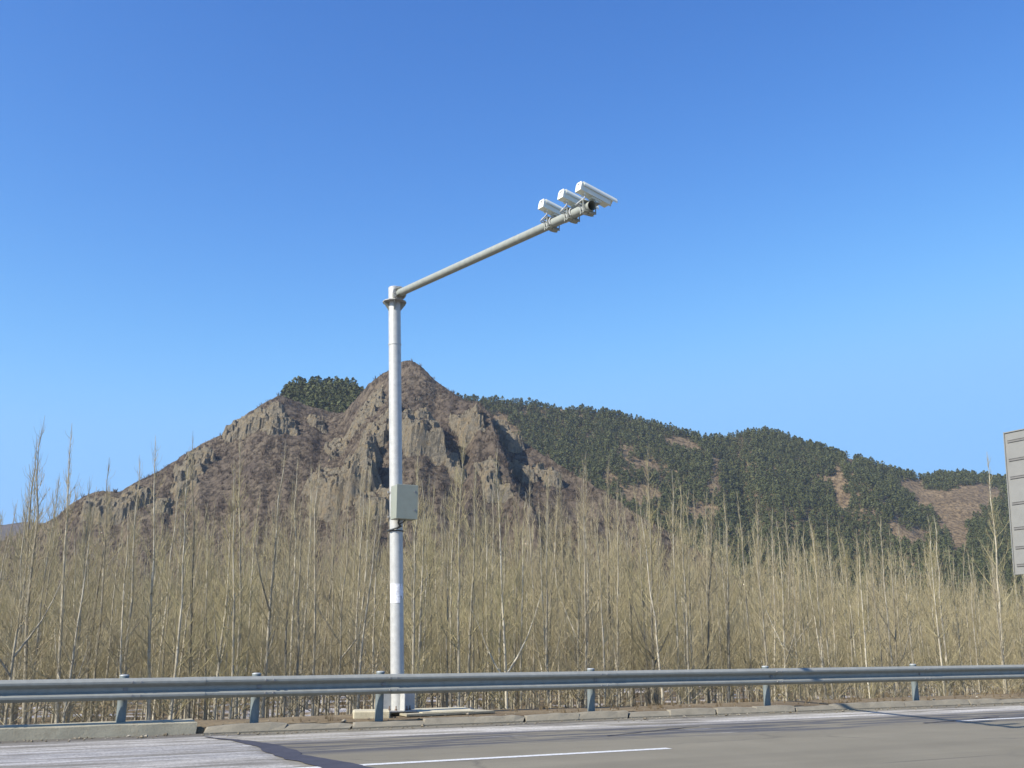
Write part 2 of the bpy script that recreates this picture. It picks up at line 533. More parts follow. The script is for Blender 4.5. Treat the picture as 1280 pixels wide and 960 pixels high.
for (a, b) in ((-26, -14.02), (-14, -2.02), (-2, 2.92)):
    vs = []; fs = []
    N = 30
    for q in range(N + 1):
        xx = a + (b - a) * q / N
        for j, (yy, zz) in enumerate(((16.52, -.05), (16.56, .155), (16.60, .185), (16.93, .19), (16.95, -.05))):
            w = .012 * float(fbm(xx * 2.3, j * 3.3, 12, 3))
            vs.append((xx + (0.03 * math.sin(j * 2.1) if q == N else 0), yy + w, zz + (w if j in (1, 2, 3) else 0)))
    for q in range(N):
        for j in range(4):
            fs.append((q * 5 + j, q * 5 + 5 + j, q * 5 + 6 + j, q * 5 + j + 1))
    fs += [(0, 1, 2, 3, 4), tuple(N * 5 + j for j in (4, 3, 2, 1, 0))]
    mb.add(vs, fs)
tag(mb.build('bridge_kerb', M['concrete']), kind='structure')

# ------------------------------------------------------------------ hills (heading frame, turned by YAW)
def hill_obj(name, x0, x1, y0, y1, step, zf, mat, smooth=True, attrs=None):
    gx = np.arange(x0, x1 + step, step); gy = np.arange(y0, y1 + step, step)
    X, Y = np.meshgrid(gx, gy)
    Z = zf(X, Y)
    at = {k: f(X, Y, Z) for k, f in (attrs or {}).items()}
    n1 = len(gx); n2 = len(gy)
    i = (np.arange(n2 - 1)[:, None] * n1 + np.arange(n1 - 1)[None, :]).ravel()
    F = np.stack([i, i + 1, i + n1 + 1, i + n1], 1)
    keep = Z.ravel()[F].max(1) > -2.6
    o = link(name, np_mesh(name, np.stack([X, Y, Z], -1).reshape(-1, 3), F[keep], mat, smooth, attrs=at))
    o.rotation_euler = (0, 0, YAW)
    tag(o, kind='structure')
    return o

def skyline(pts):
    """pixels with a depth -> functions of a=x/y: ridge depth and ridge height"""
    a = []; d = []; z = []
    for px, py, dep in pts:
        r = ray(px, py)
        a.append(r[0] / r[1]); d.append(dep); z.append(EYE + dep * r[2] / r[1])
    a, d, z = map(np.array, (a, d, z))
    return (lambda q: np.interp(q, a, d)), (lambda q: np.interp(q, a, z))

def hit(zf, px, py, y0, y1, step=.5):
    """first point of a pixel's ray on a height field"""
    r = ray(px, py)
    y = np.arange(y0, y1, step)
    x = r[0] / r[1] * y; z = EYE + r[2] / r[1] * y
    below = z < zf(x, y)
    if not below.any(): return None
    k = int(np.argmax(below))
    return x[k], y[k]

# --- the rocky mountain
SA = [(-60, 700, 360), (20, 668, 352), (70, 650, 350), (80, 640, 352), (105, 622, 355), (130, 614, 358), (150, 613, 360), (170, 601, 364), (200, 586, 370), (235, 562, 380), (270, 545, 390), (290, 534, 396),
      (310, 514, 404), (335, 498, 410), (350, 491, 414), (380, 504, 420), (410, 513, 418), (430, 514, 412), (445, 500, 404), (460, 482, 398), (480, 465, 393), (500, 451, 390), (512, 448, 388), (525, 454, 386),
      (545, 474, 384), (570, 492, 380), (590, 503, 376), (620, 523, 368), (650, 549, 358), (680, 569, 350), (710, 588, 340), (740, 606, 332), (780, 632, 322), (830, 662, 310), (900, 705, 300), (960, 760, 295), (1050, 800, 290)]
dA, zA = skyline(SA)
def baseA(x, y):
    a = x / y
    yr, zr = dA(a), zA(a)
    foot = 232 + 20 * np.sin(a * 9)
    t = (yr - y) / (yr - foot)
    front = zr - (zr + 2.5) * np.clip(t, 0, 1.2) ** .92
    back = zr - (y - yr) * .62
    z = np.where(t > 0, front, back)
    # gullies and spurs running down the slope
    g = fbm(a * 26 + .6 * fbm(x * .012, y * .012, 8, 2), y * .004, 5, 3)
    amp = np.clip(t, 0, 1) * np.clip(1.1 - t, 0, 1) * 4
    z = z + g * 9 * amp
    # the long spur right of the summit, with a sharp crest that shades its far flank
    ts = np.clip(t, 0, 1)
    crest = .5 * ((600 - 640) / 1312 + 0) + .12 * ts - .005
    d = (a + .016 * fbm(x * .035, y * .035, 27, 3) - (-.035 + .085 * ts)) / .028
    z = z + 17 * np.exp(-np.where(d > 0, (d * 2.4) ** 2, (d * .8) ** 2)) * np.clip(ts * 5, 0, 1) * np.clip(1.05 - ts * 1.15, 0, 1)
    # rib under the summit, left
    d = (a - (-.117 - .03 * ts)) / .04
    z = z + 9 * np.exp(-np.where(d > 0, (d * 1.7) ** 2, d ** 2)) * np.clip(ts * 4 - .3, 0, 1) * np.clip(1.3 - ts, 0, 1)
    return z
# crags: (pixel x, pixel y of the middle of the cliff, half width, half depth, height, turn)
CR = [(428, 624, 10, 8, 9, .25), (408, 612, 6, 6, 4.5, .2), (447, 612, 5, 7, 8, .3), (466, 640, 5, 5, 4, .2), (400, 615, 5, 5, 4, .2),
      (524, 556, 7, 7, 8.5, .35), (566, 592, 3, 4, 3, .3),
      (455, 515, 4, 6, 3, .1), (470, 500, 3, 5, 2.5, .2), (485, 530, 3.5, 6, 3, .2), (440, 535, 4, 5, 2.5, .1), (463, 555, 3.5, 5, 3, .2), 
      (587, 547, 3.5, 5, 4.5, .4), (637, 553, 3, 5, 4, .4), (655, 597, 3, 5, 3, .4), (620, 612, 3, 5, 3, .3), (690, 602, 3, 4, 2, .3),
      (330, 526, 9, 5, 3.5, .5), (350, 532, 6, 5, 3, .5), (312, 524, 5, 4, 2.5, .5), (244, 578, 4, 4, 4.5, .4), (236, 594, 5, 5, 4, .4), (228, 612, 3, 4, 2.5, .3),
      (150, 637, 8, 5, 4.5, .6), (135, 643, 6, 5, 4, .6), (165, 626, 5, 5, 3, .6), (112, 643, 4, 4, 3, .5), (200, 630, 3, 4, 2, .3), (395, 530, 3, 4, 2, .3), (420, 562, 4, 5, 2.5, .3), (296, 540, 4, 5, 2, .4)]
CRW = []
for c in CR:
    h = hit(baseA, c[0], c[1] + 6, 236, 425)
    if h: CRW.append((h[0], h[1] + 3, *c[2:]))
def cragmask(x, y):
    m = np.zeros(np.shape(x)); add = np.zeros(np.shape(x))
    wx = x + 3.2 * fbm(x * .14, y * .14, 31, 3); wy = y + 3.2 * fbm(x * .14, y * .14, 57, 3)
    for cx, cy, hw, hd, hh, tr in CRW:
        sel = (np.abs(x - cx) < hw * 2.6 + 6) & (np.abs(y - cy) < hd * 3 + 8)
        if not sel.any(): continue
        ux = (wx[sel] - cx) * math.cos(tr) + (wy[sel] - cy) * math.sin(tr)
        uy = -(wx[sel] - cx) * math.sin(tr) + (wy[sel] - cy) * math.cos(tr)
        bx = np.maximum(np.abs(ux) / hw, np.where(uy < 0, -uy / hd, uy / (hd * 2.2)))
        k = sstep(1.06, .74, bx)
        add[sel] = np.maximum(add[sel], k * hh * (1 - .25 * np.clip(uy / hd, -1, 1)))
        m[sel] = np.maximum(m[sel], sstep(1.3, .85, bx))
    return m, add
def zA_full(x, y):
    z = baseA(x, y)
    a = x / y
    m, add = cragmask(x, y)
    # broken rocky ground on the summit's left and front faces
    wide = wideA(x, y)
    rough = np.clip(m + .5 * wide, 0, 1)
    wx = x + 1.2 * fbm(x * .3, y * .3, 2, 3); wy = y + 2.5 * fbm(x * .2, y * .2, 22, 3)
    v1, b1 = cellblock(wx * .15, wy * .13, 3)
    v2, b2 = cellblock(wx * .36, wy * .32, 13)
    rib = ridged(wx * .33 + .1 * wy, wy * .09, 41, 4)
    rockz = (v1 - .45) * 2.8 + (v2 - .5) * 1.7 + .45 * rib
    z = z + add + rough * rockz
    # ledges: the steep rock steps down in uneven benches
    hstep = 2.3
    q = (z + 1.6 * fbm(wx * .16, wy * .16, 44, 3) + 2.2 * v1) / hstep
    fr_ = q - np.floor(q)
    z = z + np.clip(rough * 1.2, 0, 1) * .95 * hstep * (sstep(.62, .98, fr_) - fr_)
    z = z + fbm(x * .25, y * .25, 70, 5, .6) * .75 + fbm(x * .04, y * .04, 71, 2) * 2.0 * sstep(0, 30, z)
    return z
def wideA(x, y):
    a = x / y
    return np.exp(-((a + .118) / .04) ** 2) * sstep(335, 350, y) * sstep(386, 372, y) * sstep(-.15, .25, fbm(x * .06, y * .05, 19, 3))
def rockA(x, y, z):
    m, add = cragmask(x, y)
    wide = wideA(x, y)
    gy_, gx_ = np.gradient(z, .5)
    st = sstep(1.1, 1.9, np.hypot(gx_, gy_)) * np.clip(.25 + m + wide, 0, 1)
    return np.clip(np.maximum(m * .85, wide * .5) * .7 + st * .6 + .5 * fbm(x * .12, y * .12, 90, 3) * (m + wide), 0, 1)

def hill_material(name, grass, scrub, rockc, tint=None):
    t = NT(name); co = t.coord()
    at = t.n('ShaderNodeAttribute', attribute_name='rock').outputs['Fac']
    g = t.ramp(t.noise(co, .05, 8, .65), [(.35, scrub), (.62, grass)])
    g = t.mix(t.ramp(t.noise(t.coord((1, .5, .25)), .55, 8, .75), [(.42, .85), (.56, 0.0)]), g, tuple(x * .25 for x in scrub))
    g = t.mix(t.ramp(t.noise(co, .9, 6, .8), [(.56, 0.0), (.72, .5)]), g, tuple(min(1, x * 1.5) for x in grass))
    crack = t.noise(t.coord((1, 1, .5)), .9, 9, .8, .6)
    r = t.ramp(t.noise(t.coord((1, 1, .7)), .4, 10, .75), [(.28, tuple(x * .4 for x in rockc)), (.47, rockc), (.60, (rockc[0] * 1.1, rockc[1] * .98, rockc[2] * .8)), (.74, tuple(x * 1.4 for x in rockc))])
    r = t.mix(t.ramp(crack, [(.38, .85), (.48, 0.0)]), r, tuple(x * .3 for x in rockc))
    nz = t.noise(co, .6, 7, .7)
    f = t.ramp(t.math('ADD', at, t.math('MULTIPLY', t.math('SUBTRACT', nz, .5), .9)), [(.36, 0.0), (.52, 1.0)])
    c = t.mix(f, g, r)
    hb = t.math('ADD', t.noise(co, .8, 9, .75), t.math('MULTIPLY', t.noise(t.coord((1, 1, .6)), .9, 8, .75), f))
    t.bump(hb, 1.0, 1.5)
    return t.fin(c, .95, 0, .1)
M['hill_rock'] = hill_material('hill_rock', (.212, .170, .118), (.126, .099, .077), (.285, .25, .185))
hill_obj('rocky_hill', -205, 130, 225, 450, .5, zA_full, M['hill_rock'], False, {'rock': rockA})

# --- pine hill behind its left shoulder
SC = [(330, 520, 470), (345, 500, 470), (356, 490, 472), (372, 486, 475), (400, 484, 478), (428, 484, 478), (444, 489, 476), (456, 500, 474), (480, 530, 470)]
dC, zC = skyline(SC)
def baseC(x, y):
    a = x / y
    t = dC(a) - y
    return np.where(t > 0, zC(a) - t * .62, zC(a) + t * .5) + fbm(x * .1, y * .1, 40, 3) * 1.2
M['hill_pine'] = hill_material('hill_pine', (.29, .215, .125), (.20, .148, .088), (.28, .22, .14))
hill_obj('pine_knoll', -125, -55, 405, 520, 2.0, baseC, M['hill_pine'])

# --- long forested ridge on the right
SB = [(380, 540, 640), (480, 508, 650), (560, 500, 660), (585, 500, 665), (640, 503, 680), (680, 508, 690), (720, 512, 700), (760, 517, 705), (800, 526, 705), (840, 538, 700), (880, 549, 700), (905, 548, 712), (940, 541, 725), (970, 542, 730), (1000, 553, 730),
      (1040, 566, 730), (1080, 578, 730), (1120, 590, 735), (1150, 598, 745), (1175, 594, 770), (1210, 594, 790), (1250, 599, 800), (1290, 606, 800), (1340, 612, 800), (1420, 640, 800), (1560, 700, 780), (1700, 760, 760)]
dB, zB = skyline(SB)
def baseB(x, y):
    a = x / y
    yr, zr = dB(a), zB(a)
    foot = 430 + 0 * a
    t = (yr - y) / (yr - foot)
    front = zr - (zr + 2.5) * np.clip(t, 0, 1.1) ** .95
    z = np.where(t > 0, front, zr - (y - yr) * .4)
    ts = np.clip(t, 0, 1); env = np.clip(ts * 3.2, 0, 1) * np.clip(1.2 - ts, 0, 1)
    z = z + env * (26 * fbm(a * 8.5 + .35 * fbm(x * .006, y * .006, 4, 2), y * .0022, 61, 2) + 5 * fbm(x * .03, y * .03, 63, 3))
    # spur in front of the cleared field on the right, and the gully beside it
    d = (a - (.315 + .11 * ts)) / .03
    z = z + 16 * env * np.exp(-d ** 2)
    d = (a - (.215 + .03 * ts)) / .014
    z = z - 13 * env * np.exp(-d ** 2)
    return z + fbm(x * .1, y * .1, 66, 3) * .9
hill_obj('forest_ridge', -175, 560, 425, 860, 3.0, baseB, M['hill_pine'])

# --- hazy far range on the left
SD = [(-700, 640, 1450), (-400, 650, 1450), (-200, 645, 1450), (-60, 652, 1450), (0, 657, 1450), (30, 652, 1450), (70, 655, 1450), (120, 650, 1450), (200, 655, 1450), (400, 665, 1450), (900, 700, 1450), (1500, 690, 1450), (2200, 660, 1450)]
dD, zD = skyline(SD)
def baseD(x, y):
    a = x / y
    t = dD(a) - y
    return np.where(t > 0, zD(a) - t * .36, zD(a) + t * .3) + fbm(x * .007, y * .007, 81, 4) * 25 * np.clip(np.abs(t) / 120, 0, 1)
M['hill_far'] = hill_material('hill_far', (.17, .13, .10), (.10, .085, .075), (.2, .17, .14))
hill_obj('far_hills', -1700, 1900, 1000, 1800, 15, baseD, M['hill_far'])

# ------------------------------------------------------------------ pines on the hills
def foliage(name, cols, rough=.8):
    t = NT(name); co = t.coord()
    tone = t.n('ShaderNodeAttribute', attribute_name='tone').outputs['Fac']
    c = t.ramp(t.math('ADD', t.math('MULTIPLY', t.noise(co, .35, 6, .7), .55), t.math('MULTIPLY', tone, .45)), [(.22, cols[0]), (.5, cols[1]), (.78, cols[2])])
    return t.fin(c, rough, 0, .15)
M['pine'] = foliage('pine', [(.050, .058, .024), (.080, .091, .037), (.120, .128, .055)])
M['pine_bark'] = simple('pine_bark', (.12, .085, .06), .9)
def pine_variant(seed, nleaf=105):
    r = np.random.default_rng(seed)
    h = 1.0
    V = []; F = []; m = []
    # trunk
    b = 0
    for k in range(3):
        t = 2 * math.pi * k / 3
        V.append((.025 * math.cos(t), .025 * math.sin(t), -.12))
    for k in range(3):
        t = 2 * math.pi * k / 3
        V.append((.012 * math.cos(t), .012 * math.sin(t), .8))
    for k in range(3):
        F.append((k, (k + 1) % 3, 3 + (k + 1) % 3, 3 + k)); m.append(1)
    ph = r.uniform(0, 6.28, 4)
    for i in range(nleaf):
        z = r.uniform(.10, 1.0) ** .85
        rad = .34 * (1 - z ** 2.2) ** .75 * (1 + .25 * math.sin(z * 21 + ph[0])) + .03
        th = r.uniform(0, 6.283); rr = rad * r.uniform(.45, 1.05)
        c = np.array([rr * math.cos(th), rr * math.sin(th), z - .10 * rr])
        s = r.uniform(.045, .10)
        out = np.array([math.cos(th), math.sin(th), r.uniform(.1, .9)]); out /= np.linalg.norm(out)
        q = r.normal(size=3); q -= .3 * q.dot(out) * out; q /= np.linalg.norm(q)
        w = np.cross(out + r.normal(size=3) * .4, q); w /= np.linalg.norm(w)
        b = len(V)
        V += [tuple(c + s * (q + .2 * w)), tuple(c + s * .8 * w), tuple(c - s * (q - .1 * out)), tuple(c - s * .8 * w + s * .3 * out)]
        F.append((b, b + 1, b + 2, b + 3)); m.append(0)
    return np.array(V), np.array(F), np.array(m)
PV = [pine_variant(100 + k) for k in range(6)]
def scatter(name, pts, variants, scale, mats, aspect=(1, 1)):
    """one joined mesh of many small plants"""
    Vs = []; Fs = []; Ms = []; Ts = []; b = 0
    for (x, y, z) in pts:
        V, F, m = variants[rng.integers(len(variants))]
        s = scale * rng.uniform(.55, 1.0) * rng.uniform(.85, 1.4); Ts.append(np.full(len(V), rng.uniform(0, 1))); w = s * rng.uniform(*aspect)
        t = rng.uniform(0, 6.283); c, si = math.cos(t), math.sin(t)
        Vs.append(np.stack([x + w * (V[:, 0] * c - V[:, 1] * si), y + w * (V[:, 0] * si + V[:, 1] * c), z + s * V[:, 2]], 1))
        Fs.append(F + b); Ms.append(m); b += len(V)
    o = link(name, np_mesh(name, np.concatenate(Vs), np.concatenate(Fs), mats, False, np.concatenate(Ms), {'tone': np.concatenate(Ts)}))
    o.rotation_euler = (0, 0, YAW)
    return o

# clearings in the forest: (pixel x, y, half width px, half height px, strength)
CL = [(622, 527, 14, 9, 1), (640, 540, 10, 8, .8), (708, 512, 14, 4, .9), (800, 585, 34, 14, .72), (800, 620, 30, 14, .9), (780, 565, 20, 10, .6), (845, 555, 22, 8, .8), (868, 565, 14, 6, .7), (895, 588, 7, 18, .95), (892, 610, 6, 12, .9), (875, 640, 20, 10, .8),
      (1048, 605, 7, 26, 1), (1056, 630, 10, 14, .95), (1030, 598, 18, 7, .7), (1062, 578, 7, 8, .8), (1140, 607, 16, 10, 1), (1160, 625, 18, 12, 1), (1195, 632, 40, 20, 1), (1225, 618, 36, 12, 1), (1190, 655, 22, 14, 1), (1200, 680, 12, 16, 1), (1140, 672, 26, 12, .95), (1120, 655, 14, 10, .7), (1085, 640, 16, 10, .55), (980, 660, 26, 8, .6), (1010, 640, 8, 8, .5), (720, 590, 12, 6, .5), (760, 600, 12, 6, .6), (930, 620, 5, 4, .6), (960, 595, 4, 4, .5), (830, 600, 8, 5, .6), (690, 560, 5, 3, .6), (735, 545, 6, 3, .6), (1000, 575, 5, 4, .6), (1090, 605, 5, 5, .6), (1110, 625, 6, 5, .6)]
def proj(x, y, z):
    """heading-frame point -> photo pixel (used to place the clearings on the slope)"""
    dz = z - EYE
    d = y * cp + dz * sp_
    return 640 + 1290 * x / d, 480 - 1290 * (dz * cp - y * sp_) / d
N = 90000
x = rng.uniform(-150, 530, N); y = rng.uniform(440, 830, N)
z = baseB(x, y)
px, py = proj(x, y, z)
dens = 1.0 + .5 * fbm(x * .03, y * .03, 140, 3) + .6 * fbm(x * .09, y * .09, 141, 2)
for cx, cy, rx_, ry_, st in CL:
    dens = dens - 1.6 * st * np.exp(-(((px - cx) / rx_) ** 2 + ((py - cy) / ry_) ** 2) ** 1.5)
keep = (rng.uniform(0, 1, N) < np.clip(dens, 0, .98)) & (z > 0) & (px > 530) & (px < 1380) & (y < dB(x / y) + 25)
# keep a minimum spacing
sel = []; grid = {}
for i in np.nonzero(keep)[0]:
    k = (int(x[i] // 2.2), int(y[i] // 2.2))
    if k in grid: continue
    grid[k] = 1; sel.append(i)
fo = scatter('pine_forest', [(x[i], y[i], z[i] - .2) for i in sel], PV, 4.7, [M['pine'], M['pine_bark']], (.85, 1.25))
tag(fo, 'dense dark green pine forest covering the long ridge right of the rocky peak', 'forest', kind='stuff')
print('pines', len(sel))
N = 4000
x = rng.uniform(-122, -58, N); y = rng.uniform(425, 492, N); z = baseC(x, y)
px, py = proj(x, y, z)
sel = []; grid = {}
for i in range(N):
    if px[i] < 353 or px[i] > 460: continue
    k = (int(x[i] // 1.9), int(y[i] // 1.9))
    if k in grid: continue
    grid[k] = 1; sel.append(i)
fo = scatter('pine_grove', [(x[i], y[i], z[i] - .3) for i in sel], PV, 5.2, [M['pine'], M['pine_bark']], (.85, 1.2))
tag(fo, 'small dark green pine grove on the knoll left of the rocky peak', 'grove', kind='stuff')

# leafless scrub on the rocky mountain and in the clearings
M['scrub'] = foliage('scrub', [(.07, .052, .04), (.125, .093, .07), (.19, .15, .105)])
def scrub_variant(seed, n=11):
    r = np.random.default_rng(seed); V = []; F = []
    for i in range(n):
        th = r.uniform(0, 6.283); t = r.uniform(.15, .75); L = r.uniform(.5, 1.0)
        d = np.array([math.cos(th) * t, math.sin(th) * t, 1.0]); d /= np.linalg.norm(d)
        s = np.array([-math.sin(th), math.cos(th), 0]) * r.uniform(.035, .08)
        o = np.array([math.cos(th), math.sin(th), 0]) * .1; b = len(V)
        V += [o - s * .5, o + s * .5, o + d * L * .6 + s, o + d * L]
        F.append((b, b + 1, b + 2, b + 3))
    return np.array(V), np.array(F), np.zeros(len(F), int)
SV = [scrub_variant(300 + k) for k in range(5)]
N = 15000
x = rng.uniform(-195, 110, N); y = rng.uniform(262, 428, N); z = zA_full(x, y)
rk_ = cragmask(x, y)[0]
keep = (rng.uniform(0, 1, N) < .75 + 1.1 * fbm(x * .05, y * .05, 210, 3) - .75 * rk_) & (z > 2) & (y < dA(x / y) + 6)
sc = scatter('hill_scrub', [(x[i], y[i], z[i] - .1) for i in np.nonzero(keep)[0]], SV, 1.55, M['scrub'], (.8, 1.4))
tag(sc, 'reddish brown leafless scrub over the slopes of the rocky hill', 'scrub', kind='stuff')

# ------------------------------------------------------------------ poplar plantation
def bark_material():
    t = NT('poplar_bark'); co = t.coord()
    c = t.ramp(t.noise(t.coord((3, 3, .8)), 3.5, 7, .7), [(.3, (.30, .265, .20)), (.55, (.50, .46, .36)), (.75, (.60, .56, .45))])
    c = t.mix(t.ramp(t.noise(t.coord((1, 1, 3)), 5, 5, .7), [(.58, 0.0), (.68, .8)]), c, (.10, .085, .065))
    oi = t.n('ShaderNodeObjectInfo')
    k = t.n('ShaderNodeMapRange'); t.l(oi.outputs['Random'], k.inputs[0]); k.inputs[3].default_value = .42; k.inputs[4].default_value = 1.05
    c = t.mix(1.0, c, k.outputs[0], 'MULTIPLY')
    return t.fin(c, .85, 0, .2)
M['poplar_bark'] = bark_material()
def twig_material():
    t = NT('poplar_twig'); co = t.coord()
    c = t.ramp(t.noise(co, .8, 5, .6), [(.3, (.245, .204, .136)), (.5, (.36, .304, .200)), (.7, (.48, .415, .278))])
    oi = t.n('ShaderNodeObjectInfo')
    c2 = t.mix(oi.outputs['Random'], c, t.mix(1.0, c, (1.0, 1.03, .84), 'MULTIPLY'))
    return t.fin(c2, .7, 0, .25)
M['poplar_twig'] = twig_material()

def tube_np(P, rad, n):
    P = np.asarray(P, float); k = len(P)
    d = np.gradient(P, axis=0); d /= np.linalg.norm(d, axis=1)[:, None] + 1e-9
    ref = np.where(np.abs(d[:, 2:3]) < .95, np.array([[0, 0, 1.0]]), np.array([[1.0, 0, 0]]))
    ref = np.repeat(ref[:1], k, 0)
    a = np.cross(d, ref); a /= np.linalg.norm(a, axis=1)[:, None] + 1e-9
    b = np.cross(d, a)
    t = np.arange(n) * 2 * math.pi / n
    V = P[:, None, :] + np.asarray(rad)[:, None, None] * (np.cos(t)[None, :, None] * a[:, None, :] + np.sin(t)[None, :, None] * b[:, None, :])
    i = (np.arange(k - 1)[:, None] * n + np.arange(n)[None, :])
    j = (np.arange(k - 1)[:, None] * n + (np.arange(n)[None, :] + 1) % n)
    F = np.stack([i, j, j + n, i + n], -1).reshape(-1, 4)
    return V.reshape(-1, 3), F

def poplar(seed, H=9.0, nprim=34, twigs=8, tw=1.0, fork=False, low=.16, trunk_n=7, r0=.062, side=3):
    """returns trunk (V,F) and crown (V,F)"""
    r = np.random.default_rng(seed)
    k = 12
    zz = np.linspace(0, 1, k)
    lean = r.normal(0, .022, 2); wob = r.normal(0, .012, (k, 2)).cumsum(0) * .45
    P = np.stack([H * (lean[0] * zz + wob[:, 0] * zz), H * (lean[1] * zz + wob[:, 1] * zz), H * zz], 1)
    P[0, 2] = -.25
    rad = r0 * (1 - zz) ** .95 * (H / 9) + .003
    rad[0] *= 1.25
    TV, TF = tube_np(P, rad, trunk_n)
    CV = []; CF = []; b = 0
    def put(Q, rr, n):
        nonlocal b
        V, F = tube_np(Q, rr, n); CV.append(V); CF.append(F + b); b += len(V)
    def at(f): return np.array([np.interp(f, zz, P[:, q]) for q in range(3)])
    prim = []
    fr = np.sort(low + (.95 - low) * r.uniform(0, 1, nprim) ** 1.15)
    az = r.uniform(0, 6.283)
    for f in fr:
        az += 2.4 + r.normal(0, .5)
        L = H * (.012 + .25 * (1 - f) ** 1.0) * r.uniform(.4, 1.2)
        ang = np.interp(f, [.15, .5, .95], [1.0, .72, .42]) + r.normal(0, .1)
        prim.append((f, L, az, ang, 1.0))
    if fork:
        for _ in range(2):
            az += 3.14
            prim.append((r.uniform(.25, .5), H * r.uniform(.2, .33), az, r.uniform(.55, .8), 1.6))
    for f, L, az, ang, rs in prim:
        o = at(f)
        m = 5
        q = [o]; a = ang
        for s in range(m - 1):
            d = np.array([math.cos(az) * math.sin(a), math.sin(az) * math.sin(a), math.cos(a)])
            q.append(q[-1] + d * L / (m - 1)); a = max(.06, a * .86 + r.normal(0, .07)); az += r.normal(0, .08)
        q = np.array(q)
        rb = min(.0068 + .0072 * L, .03) * rs ** .6
        if rs > 1:
            V_, F_ = tube_np(q, np.linspace(rb, .006, m), 5); TF = np.concatenate([TF, F_ + len(TV)]); TV = np.concatenate([TV, V_])
        else: put(q, np.linspace(rb, .0032, m) * tw, side)
        for s in range(max(2, int(twigs * (.4 + L / 1.6))) if f < .82 else int(r.integers(0, 2))):
            u = r.uniform(.18, .97); p = np.array([np.interp(u * (m - 1), np.arange(m), q[:, c]) for c in range(3)])
            l = r.uniform(.22, .75) * (1.15 - .5 * u) * min(1.3, .5 + L * .45)
            t2 = az + r.normal(0, 1.3); a2 = r.uniform(.2, .95)
            d = np.array([math.cos(t2) * math.sin(a2), math.sin(t2) * math.sin(a2), math.cos(a2)])
            e = p + d * l * .55; g = e + (d * .5 + np.array([0, 0, .75])) * l * .45
            put(np.array([p, e, g]), np.array([.0058, .0044, .0022]) * tw, 3)
    # whips straight off the stem
    for _ in range(int(nprim * 2.3)):
        f = r.uniform(.2, .97); o = at(f); t2 = r.uniform(0, 6.283); a2 = r.uniform(.25, .9) if f < .5 else r.uniform(.12, .5); l = r.uniform(.3, .95) * (1.1 - .75 * f ** 2)
        d = np.array([math.cos(t2) * math.sin(a2), math.sin(t2) * math.sin(a2), math.cos(a2)])
        put(np.array([o, o + d * l * .5, o + d * l * .8 + np.array([0, 0, .28 * l])]), np.array([.0055, .004, .002]) * tw, 3)
    return (TV, TF), (np.concatenate(CV), np.concatenate(CF))

G_TREES = 'bare young poplars of the plantation behind the guardrail'
VAR = []
for k in range(14):
    (tv, tf), (cv, cf) = poplar(500 + k, 9.0, 46 + k % 5, 9, .75, fork=(k % 5 == 4), r0=.05)
    VAR.append((np_mesh('trunk', tv, tf, M['poplar_bark'], True), np_mesh('crown', cv, cf, M['poplar_twig'], True)))
def gz(x, y): return float(ground_z(np.array([x]), np.array([y]))[0])
def place_tree(x, y, h, k, label, rz=None, hero=None):
    o = empty('poplar_tree', (x, y, gz(x, y)), random.uniform(0, 6.283) if rz is None else rz)
    s = h / 9.0
    o.scale = (s ** .7, s ** .7, s)
    tag(o, label, 'tree', G_TREES)
    a, c = VAR[k] if hero is None else hero
    link('trunk', a, o); link('crown', c, o)
    return o

# trees that stand out in the photograph: pixel of the trunk near the rail, pixel of the tip, distance across
HERO = [(28, 815, 36, 543, 27.5, 0, 'pale bare poplar against the sky at the left edge, shortest of three there'),
        (46, 815, 53, 518, 27.0, 0, 'tall thin bare poplar, middle one of three rising into the sky at left'),
        (84, 815, 92, 526, 26.5, 0, 'tall pale bare poplar whose top crosses the sky beside the end of the hill'),
        (163, 840, 170, 560, 27.5, 0, 'slim bare poplar whose tip just crosses the lower left hill slope'),
        (197, 843, 205, 543, 26.8, 0, 'straight white poplar left of the pole whose tip touches the sky over the slope'),
        (245, 843, 252, 540, 27.2, 0, 'thin poplar before the small dark crag on the left slope'),
        (270, 844, 283, 600, 26.5, 1, 'leaning pale poplar left of the pole with a side branch low on its trunk'),
        (299, 844, 317, 548, 26.6, 0, 'strongly leaning pale poplar, its tip before the left shoulder of the hill'),
        (330, 844, 345, 552, 26.2, 1, 'leaning white trunked poplar with a long branch reaching right, left of the pole'),
        (373, 844, 390, 620, 26.2, 0, 'pale slanting poplar with a twin stem beside it, left of the camera pole'),
        (446, 840, 457, 620, 26.4, 0, 'pale slanting poplar, nearest one to the left of the camera pole'),
        (518, 840, 524, 600, 26.5, 0, 'pale poplar trunk standing just right of the camera pole'),
        (583, 840, 590, 575, 26.8, 0, 'bare poplar whose tip stands before the dark crag right of the pole'),
        (626, 840, 637, 640, 26.4, 0, 'slanting pale poplar midway between the pole and the next rail post'),
        (730, 840, 732, 580, 26.5, 1, 'white trunked poplar forking halfway up, beside the second post right of the pole'),
        (815, 840, 820, 548, 27.5, 1, 'tallest bushy poplar in the middle, its tip against the pine ridge'),
        (905, 840, 915, 608, 28.0, 1, 'poplar ending in a fork of three upright whips before the pine ridge'),
        (1035, 845, 1000, 665, 26.5, 0, 'pale crooked poplar bending left at its top, right of the middle'),
        (1000, 845, 985, 690, 26.2, 1, 'white poplar with a Y-shaped fork low above the guardrail'),
        (1118, 840, 1105, 650, 26.5, 1, 'pale poplar with wide low branches between the last two rail posts'),
        (1183, 835, 1180, 640, 28.0, 0, 'thin upright poplar before the cleared brown field'),
        (1250, 830, 1240, 560, 27.0, 0, 'very thin bare poplar rising into the sky left of the grey sign')]
used = []
